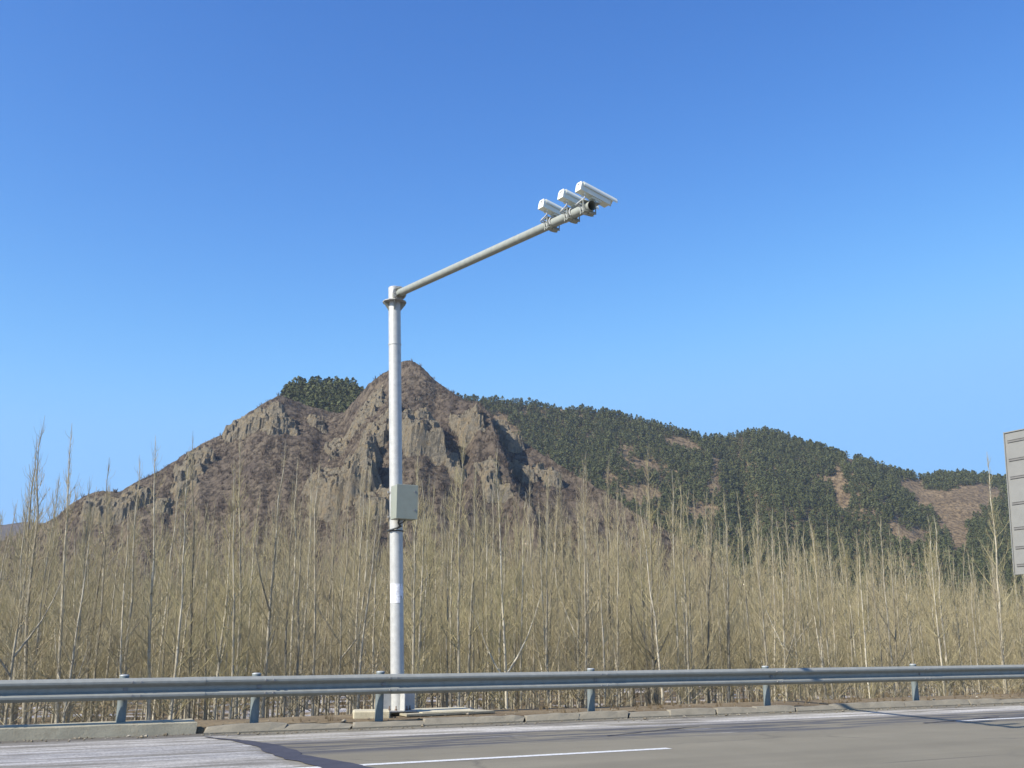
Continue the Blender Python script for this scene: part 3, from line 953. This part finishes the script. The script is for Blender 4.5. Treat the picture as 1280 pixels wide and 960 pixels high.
for i, (bx, by, tx, ty, n, fk, lab) in enumerate(HERO):
    b_ = at_n(bx, by, n); t_ = at_n(tx, ty, n)
    h = t_[2] + 2.0
    (tv, tf), (cv, cf) = poplar(900 + i, 9.0, 46, 8, .75, fork=bool(fk), low=.2, r0=.062)
    hero = (np_mesh('trunk', tv, tf, M['poplar_bark'], True), np_mesh('crown', cv, cf, M['poplar_twig'], True))
    o = place_tree(b_[0], n, h, 0, lab, hero=hero)
    lx = (t_[0] - b_[0]) / h
    o.rotation_euler = (random.uniform(-.01, .01), math.atan(max(-.12, min(.12, lx))), random.uniform(-.5, .5))
    used.append((b_[0], n))
# the regular planting
cand = []
r_ = np.random.default_rng(77)
yy = 25.6; row = 0
while yy < 112:
    wx0 = -.52 * yy - 4; wx1 = 1.95 * yy + 12
    stepx = 1.1 if yy < 40 else (1.45 if yy < 70 else 2.1)
    xx = wx0 + r_.uniform(0, stepx)
    while xx < wx1:
        cand.append((xx + r_.normal(0, .22), yy + r_.normal(0, .35), row)); xx += stepx * r_.uniform(.75, 1.3)
    yy += 1.9 if yy < 45 else 2.6; row += 1
cand = [c for c in cand if min(((c[0] - u[0]) ** 2 + (c[1] - u[1]) ** 2) for u in used) > .5]
cand.sort(key=lambda c: math.hypot(c[0], c[1]))
def tree_height(x, y):
    # the stand is lower to the right, where the trees are younger
    u = (x * HEAD[1] - y * HEAD[0]) / (x * HEAD[0] + y * HEAD[1])
    base = np.interp(u, [-.6, -.35, -.15, .1, .25, .5, .8], [7.1, 7.4, 8.2, 8.6, 7.9, 6.6, 6.4])
    return float(base + .016 * (y - 26)) * r_.uniform(.86, 1.09)
near, far = cand[:300 - len(HERO)], cand[300 - len(HERO):]
for (x, y, w) in near:
    place_tree(x, y, tree_height(x, y), int(r_.integers(len(VAR))), 'slender leafless young poplar in the dense plantation behind the guardrail')
print('poplars near', len(near), 'far', len(far), 'last dist', math.hypot(near[-1][0], near[-1][1]))
FV = []
for k in range(8):
    (tv, tf), (cv, cf) = poplar(700 + k, 9.0, 40, 7, 1.05, trunk_n=5, r0=.05)
    FV.append((np.concatenate([tv, cv]), np.concatenate([tf, cf + len(tv)]), np.concatenate([np.ones(len(tf), int), np.zeros(len(cf), int)])))
Vs = []; Fs = []; Ms = []; b = 0
for (x, y, w) in far:
    V, F, m = FV[r_.integers(len(FV))]
    h = tree_height(x, y) / 9.0; t = r_.uniform(0, 6.283); c, s = math.cos(t), math.sin(t); g = h ** .7
    Vs.append(np.stack([x + g * (V[:, 0] * c - V[:, 1] * s), y + g * (V[:, 0] * s + V[:, 1] * c), gz(x, y) + h * V[:, 2]], 1)); Fs.append(F + b); Ms.append(m); b += len(V)
o = link('poplar_wood', np_mesh('poplar_wood', np.concatenate(Vs), np.concatenate(Fs), [M['poplar_twig'], M['poplar_bark']], True, np.concatenate(Ms)))
tag(o, 'deeper rows of leafless poplars merging into one tan mass behind the front trees', 'wood', kind='stuff')

# dry grass and weeds behind the kerb and on the bank
M['dry_grass'] = foliage('dry_grass', [(.16, .12, .07), (.27, .21, .12), (.36, .29, .17)])
def tuft(seed, n=16):
    r = np.random.default_rng(seed); V = []; F = []
    for i in range(n):
        th = r.uniform(0, 6.283); t = r.uniform(.1, .7); L = r.uniform(.4, 1.0)
        d = np.array([math.cos(th) * t, math.sin(th) * t, 1.0]); d /= np.linalg.norm(d)
        s = np.array([-math.sin(th), math.cos(th), 0]) * .018; o = r.normal(0, .08, 3) * [1, 1, 0]; b = len(V)
        V += [o - s, o + s, o + d * L * .6 + s * .6, o + d * L + [0, 0, -.1 * t]]
        F.append((b, b + 1, b + 2, b + 3))
    return np.array(V), np.array(F), np.zeros(len(F), int)
TV_ = [tuft(k) for k in range(6)]
Vs = []; Fs = []; b = 0
for i in range(3800):
    x = r_.uniform(-25, 110); y = 17.1 + 5.5 * r_.uniform(0, 1) ** 1.3
    if 5.4 < x < 8.8 and y < 19: continue
    if fbm(x * .3, y * .6, 5, 2) < -.12: continue
    V, F, m = TV_[r_.integers(6)]; s = r_.uniform(.10, .30) * (1.25 if y > 18.8 else .62); t = r_.uniform(0, 6.283); c, si = math.cos(t), math.sin(t)
    Vs.append(np.stack([x + s * (V[:, 0] * c - V[:, 1] * si), y + s * (V[:, 0] * si + V[:, 1] * c), gz(x, y) + s * V[:, 2]], 1)); Fs.append(F + b); b += len(V)
for i in range(5200):
    y = 23 + 60 * r_.uniform(0, 1) ** 1.4; x = r_.uniform(-.5 * y, 1.8 * y)
    if fbm(x * .2, y * .2, 15, 2) < -.1: continue
    V, F, m = TV_[r_.integers(6)]; s = r_.uniform(.25, .75); t = r_.uniform(0, 6.283); c, si = math.cos(t), math.sin(t)
    Vs.append(np.stack([x + s * (V[:, 0] * c - V[:, 1] * si), y + s * (V[:, 0] * si + V[:, 1] * c), gz(x, y) + s * V[:, 2]], 1)); Fs.append(F + b); b += len(V)
tag(link('dry_grass', np_mesh('dry_grass', np.concatenate(Vs), np.concatenate(Fs), M['dry_grass'])), 'dry straw coloured grass on the bank behind the kerb', 'grass', kind='stuff')

# grit and leaf litter swept against the kerb
M['grit'] = foliage('grit', [(.10, .085, .06), (.20, .17, .12), (.34, .31, .25)], .95)
Vs = []; Fs = []; Ts = []; b = 0
OV = np.array([(1, 0, 0), (0, 1, 0), (-1, 0, 0), (0, -1, 0), (0, 0, .6), (0, 0, -.4)]); OF = np.array([(0, 1, 4), (1, 2, 4), (2, 3, 4), (3, 0, 4), (1, 0, 5), (2, 1, 5), (3, 2, 5), (0, 3, 5)])
for i in range(2600):
    x = r_.uniform(-3, 60); y = 16.28 - abs(r_.normal(0, .22)) if r_.uniform() < .7 else r_.uniform(16.62, 17.6)
    if x < 3.2: y += .2
    zz_ = .002 if y < 16.5 else .075
    s = r_.uniform(.006, .022) * (2.2 if r_.uniform() < .05 else 1)
    Vs.append(OV * s * r_.uniform(.6, 1.4, (6, 3)) + np.array([x, y, zz_ + .3 * s])); Fs.append(OF + b); Ts.append(np.full(6, r_.uniform(0, 1))); b += 6
tag(link('grit', np_mesh('grit', np.concatenate(Vs), np.concatenate(Fs), M['grit'], False, None, {'tone': np.concatenate(Ts)})), 'loose grit and crumbs of stone swept along the kerb', 'grit', kind='stuff')

# ------------------------------------------------------------------ guardrail
RAILZ = .655      # middle of the beam
RY0 = 16.60      # back of the beam's flanges
PROF = [(0.004, .155), (-.022, .153), (-.070, .122), (-.083, .108), (-.083, .082), (-.070, .066), (-.010, .030), (-.002, .018), (-.002, -.018), (-.010, -.030), (-.070, -.066), (-.083, -.082), (-.083, -.108), (-.070, -.122), (-.022, -.153), (0.004, -.155)]
def beam(x0, x1, off=0.0, wob=0):
    P = PROF; T = .005
    n = len(P); mb = MB()
    vs = []
    front = [(y - off, z) for y, z in P]
    back = [(y - off + T, z) for y, z in reversed(P)]
    loop = front + back
    m = len(loop)
    xsb = np.linspace(x0, x1, 9)
    for q, xx in enumerate(xsb):
        d = .006 * float(fbm(xx * .7, wob, 3, 2))
        for (y, z) in loop: vs.append((xx, RY0 + y + d, RAILZ + z + d * .6))
    fs = []
    for q in range(len(xsb) - 1):
        for i in range(m):
            fs.append((q * m + i, q * m + (i + 1) % m, (q + 1) * m + (i + 1) % m, (q + 1) * m + i))
    e = (len(xsb) - 1) * m
    for i in range(n - 1):
        fs.append((i, i + 1, m - 2 - i, m - 1 - i)); fs.append((e + i, e + m - 1 - i, e + m - 2 - i, e + i + 1))
    mb.add(vs, fs)
    return mb
gr = empty('guardrail', (5.85, 16.72, .1))
tag(gr, 'long grey steel W-beam guardrail on round posts along the road edge', 'guardrail')
gr_off = gr.location.copy()
def child(mb, name, mat, parent, off):
    o = mb.build(name, mat, parent)
    o.data.transform(Matrix.Translation(-off))
    return o
POSTX = [-10.1, -8.1, -6.1, -4.1, -2.1, -.1, 1.88, 3.83] + [5.85 + 4 * k for k in range(0, 28)]
edges = [-14.2, -10.1, -6.1, -2.1, 2.72, 5.97, 9.97] + [9.97 + 4 * k for k in range(1, 26)]
for i in range(len(edges) - 1):
    bm_ = beam(edges[i], edges[i + 1] + .30, .009 * (i % 2), i)
    child(bm_, 'beam', M['rail_metal'], gr, gr_off)
pr = None
for i, x in enumerate(POSTX):
    lean = rk.uniform(-.006, .006)
    y0 = 16.745
    mb = MB()
    mb.tube([(x, y0, -.3), (x + lean, y0, .838)], .068, 18)
    po = child(mb, 'post', M['post_metal'], gr, gr_off)
    mb = MB(); mb.tube([(x + lean, y0, .836), (x + lean, y0, .846), (x + lean, y0, .856)], [.070, .070, .045], 18)
    child(mb, 'post_cap', M['cap_metal'], po, gr_off)
    mb = MB()
    mb.box((x, 16.635, RAILZ), (.09, .07, .19), bev=.008)
    child(mb, 'spacer_block', M['rail_metal'], po, gr_off)
    for (dx, dz, dy) in ((0, 0, -.004), (.10, .095, -.085), (.22, .095, -.085), (.10, -.095, -.085), (.22, -.095, -.085)):
        child(MB().tube([(x + dx, RY0 + dy, RAILZ + dz), (x + dx, RY0 + dy - (.016 if dz else .026), RAILZ + dz)], [.021, .016], 8), 'bolt', M['bolt'], po, gr_off)
    child(MB().box((x + .01, RY0 - .012, RAILZ), (.075, .012, .05), bev=.004), 'washer_plate', M['bolt'], po, gr_off)

# ------------------------------------------------------------------ camera pole
PN = 17.92
pb = at_n(497, 889, PN); PX = float(pb[0]); BZ = .135
ptop = at_n(493, 360, PN)
PH = float(ptop[2])                                   # height of the pole top
PTX = float(ptop[0])
print('pole', PX, PH, PTX)
def pole_at(z):                                       # the pole leans slightly
    t = (z - BZ) / (PH - BZ)
    return Vector((PX + (PTX - PX) * t, PN, z))
pole = empty('camera_pole', (PX, PN, BZ))
tag(pole, 'tall galvanised steel pole with a long arm reaching over the road', 'pole')
po_ = Vector((PX, PN, BZ))
def pc(mb, name, mat, parent=None): return child(mb, name, mat, parent or pole, po_)
RP = .118
mb = MB()
mb.tube([pole_at(z) for z in np.linspace(BZ + .02, PH, 9)], [RP * (1.03 - .05 * q / 8) for q in range(9)], 40)
shaft = pc(mb, 'shaft', M['pole_metal'])
zj = PH - 1.13
mb = MB(); mb.tube([pole_at(zj - .012), pole_at(zj + .012)], RP * 1.0 + .006, 40); pc(mb, 'seam_ring', M['pole_metal'])
mb = MB(); mb.box((PX, PN, BZ + .0125), (.52, .52, .025), bev=.004)
bp = pc(mb, 'base_plate', M['flange_metal'])
for k in range(4):                                    # four stiffener plates at the foot
    a = k * math.pi / 2 + .04
    c, s = math.cos(a), math.sin(a)
    def P0(u, z, o=.007): return (PX + c * u - s * o, PN + s * u + c * o, z)
    def P1(u, z, o=-.007): return (PX + c * u - s * o, PN + s * u + c * o, z)
    mb = MB(); mb.prism([(RP - .01, BZ + .026), (.32, BZ + .026), (.32, BZ + .26), (.25, BZ + .45), (RP - .01, BZ + .46)], (P0, P1))
    pc(mb, 'gusset', M['pole_metal'])
mb = MB()
for k in range(4):
    for d in (-.3, .3):
        a = k * math.pi / 2 + math.pi / 4 + d
        x, y = PX + .215 * math.cos(a), PN + .215 * math.sin(a)
        mb.tube([(x, y, BZ + .02), (x, y, BZ + .10)], .011, 8); mb.tube([(x, y, BZ + .026), (x, y, BZ + .052)], .022, 6)
pc(mb, 'anchor_bolts', M['rust_bolt'])
# collar and flange for the arm
AZ = PH - .19
ctr = pole_at(AZ)
mb = MB()
pl = [(.24 * math.cos(2 * math.pi * k / 12 + .26), .24 * math.sin(2 * math.pi * k / 12 + .26)) for k in range(12)]
zc = AZ - .10
pz = pole_at(zc)
def tilt(x, y, o): return (pz.x + x * .95, pz.y + y, zc + o)
mb.prism(pl, (lambda x, y: tilt(x, y, .008), lambda x, y: tilt(x, y, -.008)))
pc(mb, 'collar', M['flange_metal'])
for k, a in enumerate((math.pi, -math.pi / 2 - .35, -.4, math.pi / 2)):
    c, s = math.cos(a), math.sin(a)
    def P0(u, z, o=.006): return (pz.x + c * u - s * o, pz.y + s * u + c * o, z)
    def P1(u, z, o=-.006): return (pz.x + c * u - s * o, pz.y + s * u + c * o, z)
    mb = MB(); mb.prism([(RP - .012, zc - .009), (.222, zc - .009), (.21, zc - .05), (RP - .012, zc - .19)], (P0, P1)); pc(mb, 'collar_gusset', M['arm_metal'])
mb = MB(); mb.tube([pole_at(PH), pole_at(PH + .012)], [RP * .99, RP * .9], 40); pc(mb, 'end_cap', M['pole_metal'])
a0 = Vector((ctr.x, PN - RP + .02, AZ)); a_dir = Vector((0, -1, 0))
mb = MB()
mb.tube([a0, a0 + a_dir * .16], .085, 20)
pc(mb, 'arm_stub', M['arm_metal'])
mb = MB()
for d in (.16, .185):
    mb.tube([a0 + a_dir * d, a0 + a_dir * (d + .016)], .135, 24, smooth=False)
for k in range(8):
    a = k * math.pi / 4 + .2
    o = Vector((.112 * math.cos(a), 0, .112 * math.sin(a)))
    mb.tube([a0 + a_dir * .135 + o, a0 + a_dir * .225 + o], .013, 6)
pc(mb, 'arm_flange', M['flange_metal'])
for k in range(4):
    a = k * math.pi / 2 + .78
    o = Vector((math.cos(a), 0, math.sin(a)))
    mb = MB()
    p1 = a0 + a_dir * .202 + o * .125; p2 = a0 + a_dir * .202 + o * .07; p3 = a0 + a_dir * .42 + o * .07
    t_ = Vector((-math.sin(a), 0, math.cos(a))) * .005
    mb.add([p1 - t_, p2 - t_, p3 - t_, p1 + t_, p2 + t_, p3 + t_], [(0, 1, 2), (3, 5, 4), (0, 3, 4, 1), (1, 4, 5, 2), (2, 5, 3, 0)])
    pc(mb, 'arm_gusset', M['arm_metal'])
# arm end: the pixel ray of the arm's tip meets the vertical plane through the arm
r_end = ray_r(740, 257)
kx = ctr.x / r_end[0]
AEND = Vector((ctr.x, float(r_end[1] * kx), float(EYE + r_end[2] * kx)))
print('arm', a0, AEND)
astart = a0 + a_dir * .2
ax = (AEND - astart).normalized()
AR0, AR1 = .072, .062
mb = MB()
K = 14
mb.tube([astart + (AEND - astart) * q / K for q in range(K + 1)], [AR0 + (AR1 - AR0) * q / K for q in range(K + 1)], 28, cap=False)
# hollow end: inner wall
mb.tube([AEND - ax * .45, AEND - ax * .001], AR1 - .007, 28, cap=False)
n0 = 28
ring = []
arm = pc(mb, 'arm', M['arm_metal'])
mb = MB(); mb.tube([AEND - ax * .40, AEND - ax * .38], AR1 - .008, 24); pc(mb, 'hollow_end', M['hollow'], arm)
# a torn notice pasted round the lower pole
mb = MB()
z0, z1 = float(at_n(497, 754, PN)[2]), float(at_n(497, 730, PN)[2])
ncol, nrow = 14, 8
vs = []; fs = []
for j in range(nrow + 1):
    for i in range(ncol + 1):
        a = -math.pi * .98 + math.pi * .74 * i / ncol + (.10 * float(vnoise(j * 1.7, 3, 8)) if i == ncol else 0)
        z = z0 + (z1 - z0) * j / nrow
        p = pole_at(z); rr = RP * 1.03 + .004 + .003 * float(vnoise(i * .9, j * .9, 3))
        vs.append((p.x + rr * math.cos(a), p.y + rr * math.sin(a), z))
for j in range(nrow):
    for i in range(ncol):
        if i > 9 and vnoise(np.array([i * .7]), np.array([j * .8]), 17)[0] > .08: continue
        fs.append((j * (ncol + 1) + i, j * (ncol + 1) + i + 1, (j + 1) * (ncol + 1) + i + 1, (j + 1) * (ncol + 1) + i))
mb.add(vs, fs, True)
tag(pc(mb, 'notice', M['paper']), 'torn white paper notice pasted on the pole')

# footing: cracked slab over an eroded base, with a pale block on the left
foot = empty('pole_footing', (PX, PN, .07))
tag(foot, 'thin concrete slab under the pole foot, hollow beneath its right end', 'footing')
fo_ = Vector((PX, PN, .07))
mb = MB()
vs = [(6.35, 17.30, .075), (8.75, 17.55, .075), (8.55, 18.75, .08), (6.35, 18.75, .08)]
def slab(vs, t): return MB().add([(a, b, c) for a, b, c in vs] + [(a, b, c + t) for a, b, c in vs], [(3, 2, 1, 0), (4, 5, 6, 7), (0, 1, 5, 4), (1, 2, 6, 5), (2, 3, 7, 6), (3, 0, 4, 7)])
child(slab([(6.55, 17.32, .085), (8.3, 17.5, .085), (8.15, 18.8, .085), (6.55, 18.8, .085)], .035), 'lower_slab', M['concrete'], foot, fo_)
child(slab([(6.9, 17.48, .105 + .016), (7.9, 17.5, .121), (8.15, 18.5, .126), (6.9, 18.5, .121)], .012), 'upper_slab', M['concrete_pale'], foot, fo_)
child(slab([(6.6, 17.5, -.3), (7.7, 17.6, -.3), (7.7, 18.7, -.3), (6.6, 18.7, -.3)], .384), 'core', M['concrete'], foot, fo_)
blk = MB().box((6.02, 17.62, .105), (.62, .5, .17), Matrix.Rotation(-.3, 3, 'Z'), .02).build('concrete_block', M['concrete_pale'])
tag(blk, 'yellowish concrete block beside the guardrail post left of the pole foot', 'concrete block')

# ------------------------------------------------------------------ control box on the pole
bt = at_n(497, 608, PN - RP - .08); bb = at_n(497, 650, PN - RP - .08)
BH = float(bt[2] - bb[2]); BZC = float(bt[2] + bb[2]) / 2
bp_ = pole_at(BZC)
bl = at_n(495.5, 630, PN - RP - .34); br = at_n(522, 630, PN - RP - .34)
BX0, BX1 = float(bl[0]), float(br[0]); BD = .30
BCX = (BX0 + BX1) / 2; BCY = PN - RP - .03 - BD / 2
print('box', BX0, BX1, BH)
box = empty('control_box', (BCX, BCY, BZC - BH / 2))
tag(box, 'pale grey steel control box strapped to the middle of the camera pole', 'control box')
ob = Vector((BCX, BCY, BZC - BH / 2))
child(MB().box((BCX, BCY, BZC), (BX1 - BX0, BD, BH), bev=.006), 'cabinet', M['box_paint'], box, ob)
mb = MB().box((BCX, BCY - BD / 2 - .011, BZC), (BX1 - BX0 + .006, .016, BH + .008), bev=.005)
dr = child(mb, 'door', M['box_paint'], box, ob)
mb = MB()
for dz in (.30, -.24):
    mb.tube([(BX1 - .05, BCY - BD / 2 - .018, BZC + dz * BH), (BX1 - .05, BCY - BD / 2 - .03, BZC + dz * BH)], .02, 12)
child(mb, 'lock', M['bolt'], dr, ob)
mb = MB()
for dz in (.36, -.38):
    z = BZC + dz * BH; c_ = pole_at(z)
    mb.tube([c_ + Vector((0, 0, -.015)), c_ + Vector((0, 0, .015))], RP + .012, 28)
    mb.box((c_.x - RP - .02, PN, z), (.04, .03, .03))
    mb.box((c_.x + (BCX - c_.x) * .4, PN - RP - .012, z), (.20, .034, .028))
child(mb, 'pole_strap', M['flange_metal'], box, ob)
mb = MB(); zb = BZC - BH / 2
c_ = pole_at(zb - .12)
mb.tube([(BX0 + .12, BCY, zb), (BX0 + .11, BCY + .02, zb - .06), (c_.x + .02, PN - RP - .03, zb - .11), (c_.x - .09, PN - RP - .005, zb - .155), (c_.x - RP - .03, PN - .05, zb - .175), (c_.x - RP - .03, PN + .03, zb - .18)], .016, 8)
mb.tube([(BX0 + .24, BCY, zb), (BX0 + .21, BCY + .02, zb - .04), (BX0 + .14, BCY + .04, zb - .08), (c_.x + .05, PN - RP - .03, zb - .10), (c_.x - .04, PN - RP - .02, zb - .15)], .011, 8)
c2 = pole_at(zb - .18)
mb.tube([c2 + Vector(((RP + .012) * math.cos(a), (RP + .012) * math.sin(a), 0)) for a in np.linspace(0, 2 * math.pi, 25)], .011, 6)
child(mb, 'cable', M['black_cable'], box, ob)

# ------------------------------------------------------------------ three road cameras on the arm
CAM_PTS = [((684, 262), 'bullet road camera nearest the pole on the arm, lowest of the three'),
           ((708, 247), 'bullet road camera in the middle of the three on the arm'),
           ((728, 237), 'bullet road camera at the tip of the arm, longest view and pale sunshield')]
CL_, CW, CH = .45, .115, .125
def road_camera(u, label, tiltv, sh, yawv):
    """u: distance from the arm tip"""
    o_arm = AEND - ax * u
    rr = AR1 + (AR0 - AR1) * u / 7
    t = empty('road_camera', o_arm + Vector((0, 0, rr)))
    tag(t, label, 'camera', 'road cameras on the arm')
    Rm = Matrix.Rotation(yawv, 3, 'Z') @ Matrix.Rotation(tiltv, 3, 'Y')
    off = Vector((0, 0, 0))
    c = Vector((sh, 0, .135))
    def B(mb, name, mat, parent=None): return mb.build(name, mat, parent or t)
    def W(p): return Rm @ Vector(p) + c
    # housing with canted upper edges, closed front bezel
    prof = [(-CW / 2, -CH / 2), (CW / 2, -CH / 2), (CW / 2, CH * .22), (CW * .36, CH / 2), (-CW * .36, CH / 2), (-CW / 2, CH * .22)]
    mb = MB(); mb.prism(prof, (lambda a, b: W((-CL_ / 2, a, b)), lambda a, b: W((CL_ / 2, a, b))))
    hs = B(mb, 'housing', M['white_paint'])
    mb = MB()
    pr2 = [(a * 1.035, b * 1.03) for a, b in prof]
    mb.prism(pr2, (lambda a, b: W((-CL_ / 2 - .022, a, b)), lambda a, b: W((-CL_ / 2 + .012, a, b))))
    rc = B(mb, 'rear_cap', M['white_paint'], hs)
    mb = MB(); mb.tube([W((-CL_ / 2 - .021, .0, .03)), W((-CL_ / 2 - .026, .0, .03))], .016, 12); B(mb, 'key_hole', M['bolt'], rc)
    mb = MB(); mb.prism(pr2, (lambda a, b: W((CL_ / 2 - .02, a, b)), lambda a, b: W((CL_ / 2 + .016, a, b)))); fb = B(mb, 'front_bezel', M['white_paint'], hs)
    mb = MB(); mb.box(W((CL_ / 2 + .017, 0, 0)), (.006, CW * .72, CH * .66), Rm); B(mb, 'lens_window', M['glass'], fb)
    # sunshield roof running past the front
    top = [(-CW / 2 - .012, CH * .05), (-CW / 2 - .012, CH * .26), (-CW * .37, CH / 2 + .016), (CW * .37, CH / 2 + .016), (CW / 2 + .012, CH * .26), (CW / 2 + .012, CH * .05),
           (CW / 2 + .008, CH * .05), (CW / 2 + .008, CH * .25), (CW * .36, CH / 2 + .012), (-CW * .36, CH / 2 + .012), (-CW / 2 - .008, CH * .25), (-CW / 2 - .008, CH * .05)]
    mb = MB(); n = len(top)
    vs = [W((-CL_ / 2 + .02, a, b)) for a, b in top] + [W((CL_ / 2 + .12, a, b)) for a, b in top]
    mb.add(vs, [(i, (i + 1) % n, n + (i + 1) % n, n + i) for i in range(n)] + [(k, k + 1, n - 2 - k, n - 1 - k) for k in range(5)] + [(n + n - 1 - k, n + n - 2 - k, n + k + 1, n + k) for k in range(5)])
    B(mb, 'sunshield', M['white_paint'], hs)
    # bracket: saddle plate, tilt joint, post
    mb = MB()
    mb.box(W((.04, 0, -CH / 2 - .012)), (.16, .09, .022), Rm, .004)
    mb.tube([(sh + .03, 0, .012), (sh + .03, 0, .07)], .022, 12)
    mb.box((sh + .03, .028, .05), (.05, .008, .06)); mb.box((sh + .03, -.028, .05), (.05, .008, .06))
    B(mb, 'tilt_bracket', M['white_paint'])
    mb = MB()
    mb.box((.03, 0, .006), (.26, .10, .012), bev=.003)
    mb.box((.01, 0, -2 * rr - .008), (.17, .09, .014), bev=.003)
    for x in (-rr - .03, rr + .03):
        for y in (-.035, .035):
            mb.tube([(x, y, .03), (x, y, -2 * rr - .035)], .007, 6)
    # hanging terminal box under the arm, on the far side
    mb.prism([(.0, -2 * rr - .016), (.09, -2 * rr - .016), (.08, -2 * rr - .035), (.0, -2 * rr - .03)], (lambda a, b: (a, -.05, b), lambda a, b: (a, .05, b)))
    B(mb, 'clamp', M['arm_metal'])
    # cable from two glands under the rear down and round the arm
    for q in (0, 1):
        g0 = W((-CL_ / 2 + .07, -.03 + .055 * q, -CH / 2))
        B(MB().tube([g0, g0 + Vector((0, 0, -.028))], .013, 10), 'cable_gland', M['white_paint'], hs)
    mb = MB()
    g0 = W((-CL_ / 2 + .07, -.03, -CH / 2 - .02))
    path = [g0, g0 + Vector((.0, .005, -.05)), Vector((-rr - .07, .03, -.02))]
    y_ = .03
    for k, a in enumerate(np.linspace(math.pi * .88, math.pi * 3.2, 22)):
        path.append(Vector(((rr + .012) * math.cos(a), y_ - .10 * k / 21 * (1 if u > .2 else .4), -rr + (rr + .012) * math.sin(a))))
    # smooth with catmull
    pts = []
    for i in range(len(path) - 1):
        p0, p1, p2, p3 = path[max(i - 1, 0)], path[i], path[i + 1], path[min(i + 2, len(path) - 1)]
        for q in (0, .33, .66):
            pts.append(.5 * ((2 * p1) + (p2 - p0) * q + (2 * p0 - 5 * p1 + 4 * p2 - p3) * q * q + (3 * p1 - p0 - 3 * p2 + p3) * q ** 3))
    pts.append(path[-1])
    mb.tube(pts, .0095, 7)
    mb.tube([p + Vector((0, .05, 0)) for p in pts[4:]], .0085, 7)
    B(mb, 'cable', M['grey_cable'])
    return t
for (u, lab, tv, sh, yv) in ((1.08, CAM_PTS[0][1], .19, .055, .15), (.52, CAM_PTS[1][1], .19, .055, .14), (.10, CAM_PTS[2][1], .20, .085, .13)):
    road_camera(u, lab, tv, sh, yv)

# ------------------------------------------------------------------ back of the road sign at the right edge
SN = 21.0
tl = at_n(1258, 541, SN); bl_ = at_n(1265, 718, SN)
SXp = float(tl[0] + bl_[0]) / 2
ZT, ZB = float(tl[2]), float(bl_[2])
print('sign', SXp, ZT, ZB)
SW = 5.2
sg = empty('road_sign', (SXp, SN - SW / 2, -.2))
tag(sg, 'large grey road sign seen from behind with pairs of horizontal ribs', 'road sign')
so = Vector((SXp, SN - SW / 2, -.2))
tl_off = float(tl[0] - bl_[0]) / 2
child(MB().box((SXp, SN - SW / 2, (ZT + ZB) / 2), (.012, SW, ZT - ZB)), 'panel', M['sign_back'], sg, so)
mb = MB()
mb.box((SXp - .012, SN - .012, (ZT + ZB) / 2), (.05, .03, ZT - ZB + .02)); mb.box((SXp - .012, SN - SW + .012, (ZT + ZB) / 2), (.05, .03, ZT - ZB + .02))
mb.box((SXp - .012, SN - SW / 2, ZT - .012), (.047, SW - .06, .03)); mb.box((SXp - .012, SN - SW / 2, ZB + .012), (.047, SW - .06, .03))
child(mb, 'edge_frame', M['sign_back'], sg, so)
for py_ in (552, 575, 597, 629, 660, 684, 706):
    z = float(at_n(1263, py_, SN - .12)[2])
    mb = MB()
    for dz in (.032, -.032):
        mb.box((SXp - .018, SN - SW / 2, z + dz), (.024, SW - .22, .014))
    mb.box((SXp - .012, SN - SW / 2, z), (.012, SW - .22, .049))
    child(mb, 'rib', M['rib_metal'], sg, so)
for y in (SN - 1.25, SN - 3.6):
    mb = MB(); mb.tube([(SXp + .13, y, -2.2 if y > 18.7 else -.2), (SXp + .13, y, ZT - .2)], .10, 20)
    child(mb, 'post', M['pole_metal'], sg, so)

sg.rotation_euler = (0, .06, 0); sg.location.x -= .06 * ((ZT + ZB) / 2 + .2)      # the whole sign leans back a little

# ------------------------------------------------------------------ thin cold haze over the valley
hz = bpy.data.materials.new('haze'); hz.use_nodes = True
ht = hz.node_tree
for n_ in list(ht.nodes):
    if n_.type != 'OUTPUT_MATERIAL': ht.nodes.remove(n_)
pv = ht.nodes.new('ShaderNodeVolumePrincipled')
pv.inputs['Color'].default_value = (.80, .88, 1.0, 1)
pv.inputs['Density'].default_value = HAZE
pv.inputs['Anisotropy'].default_value = .3
ht.links.new(pv.outputs[0], [n_ for n_ in ht.nodes if n_.type == 'OUTPUT_MATERIAL'][0].inputs['Volume'])
hb = MB().box((300, 0, 91), (12500, 12500, 190)).build('haze', hz)
tag(hb, 'thin pale blue haze in the valley air', 'haze', kind='stuff')
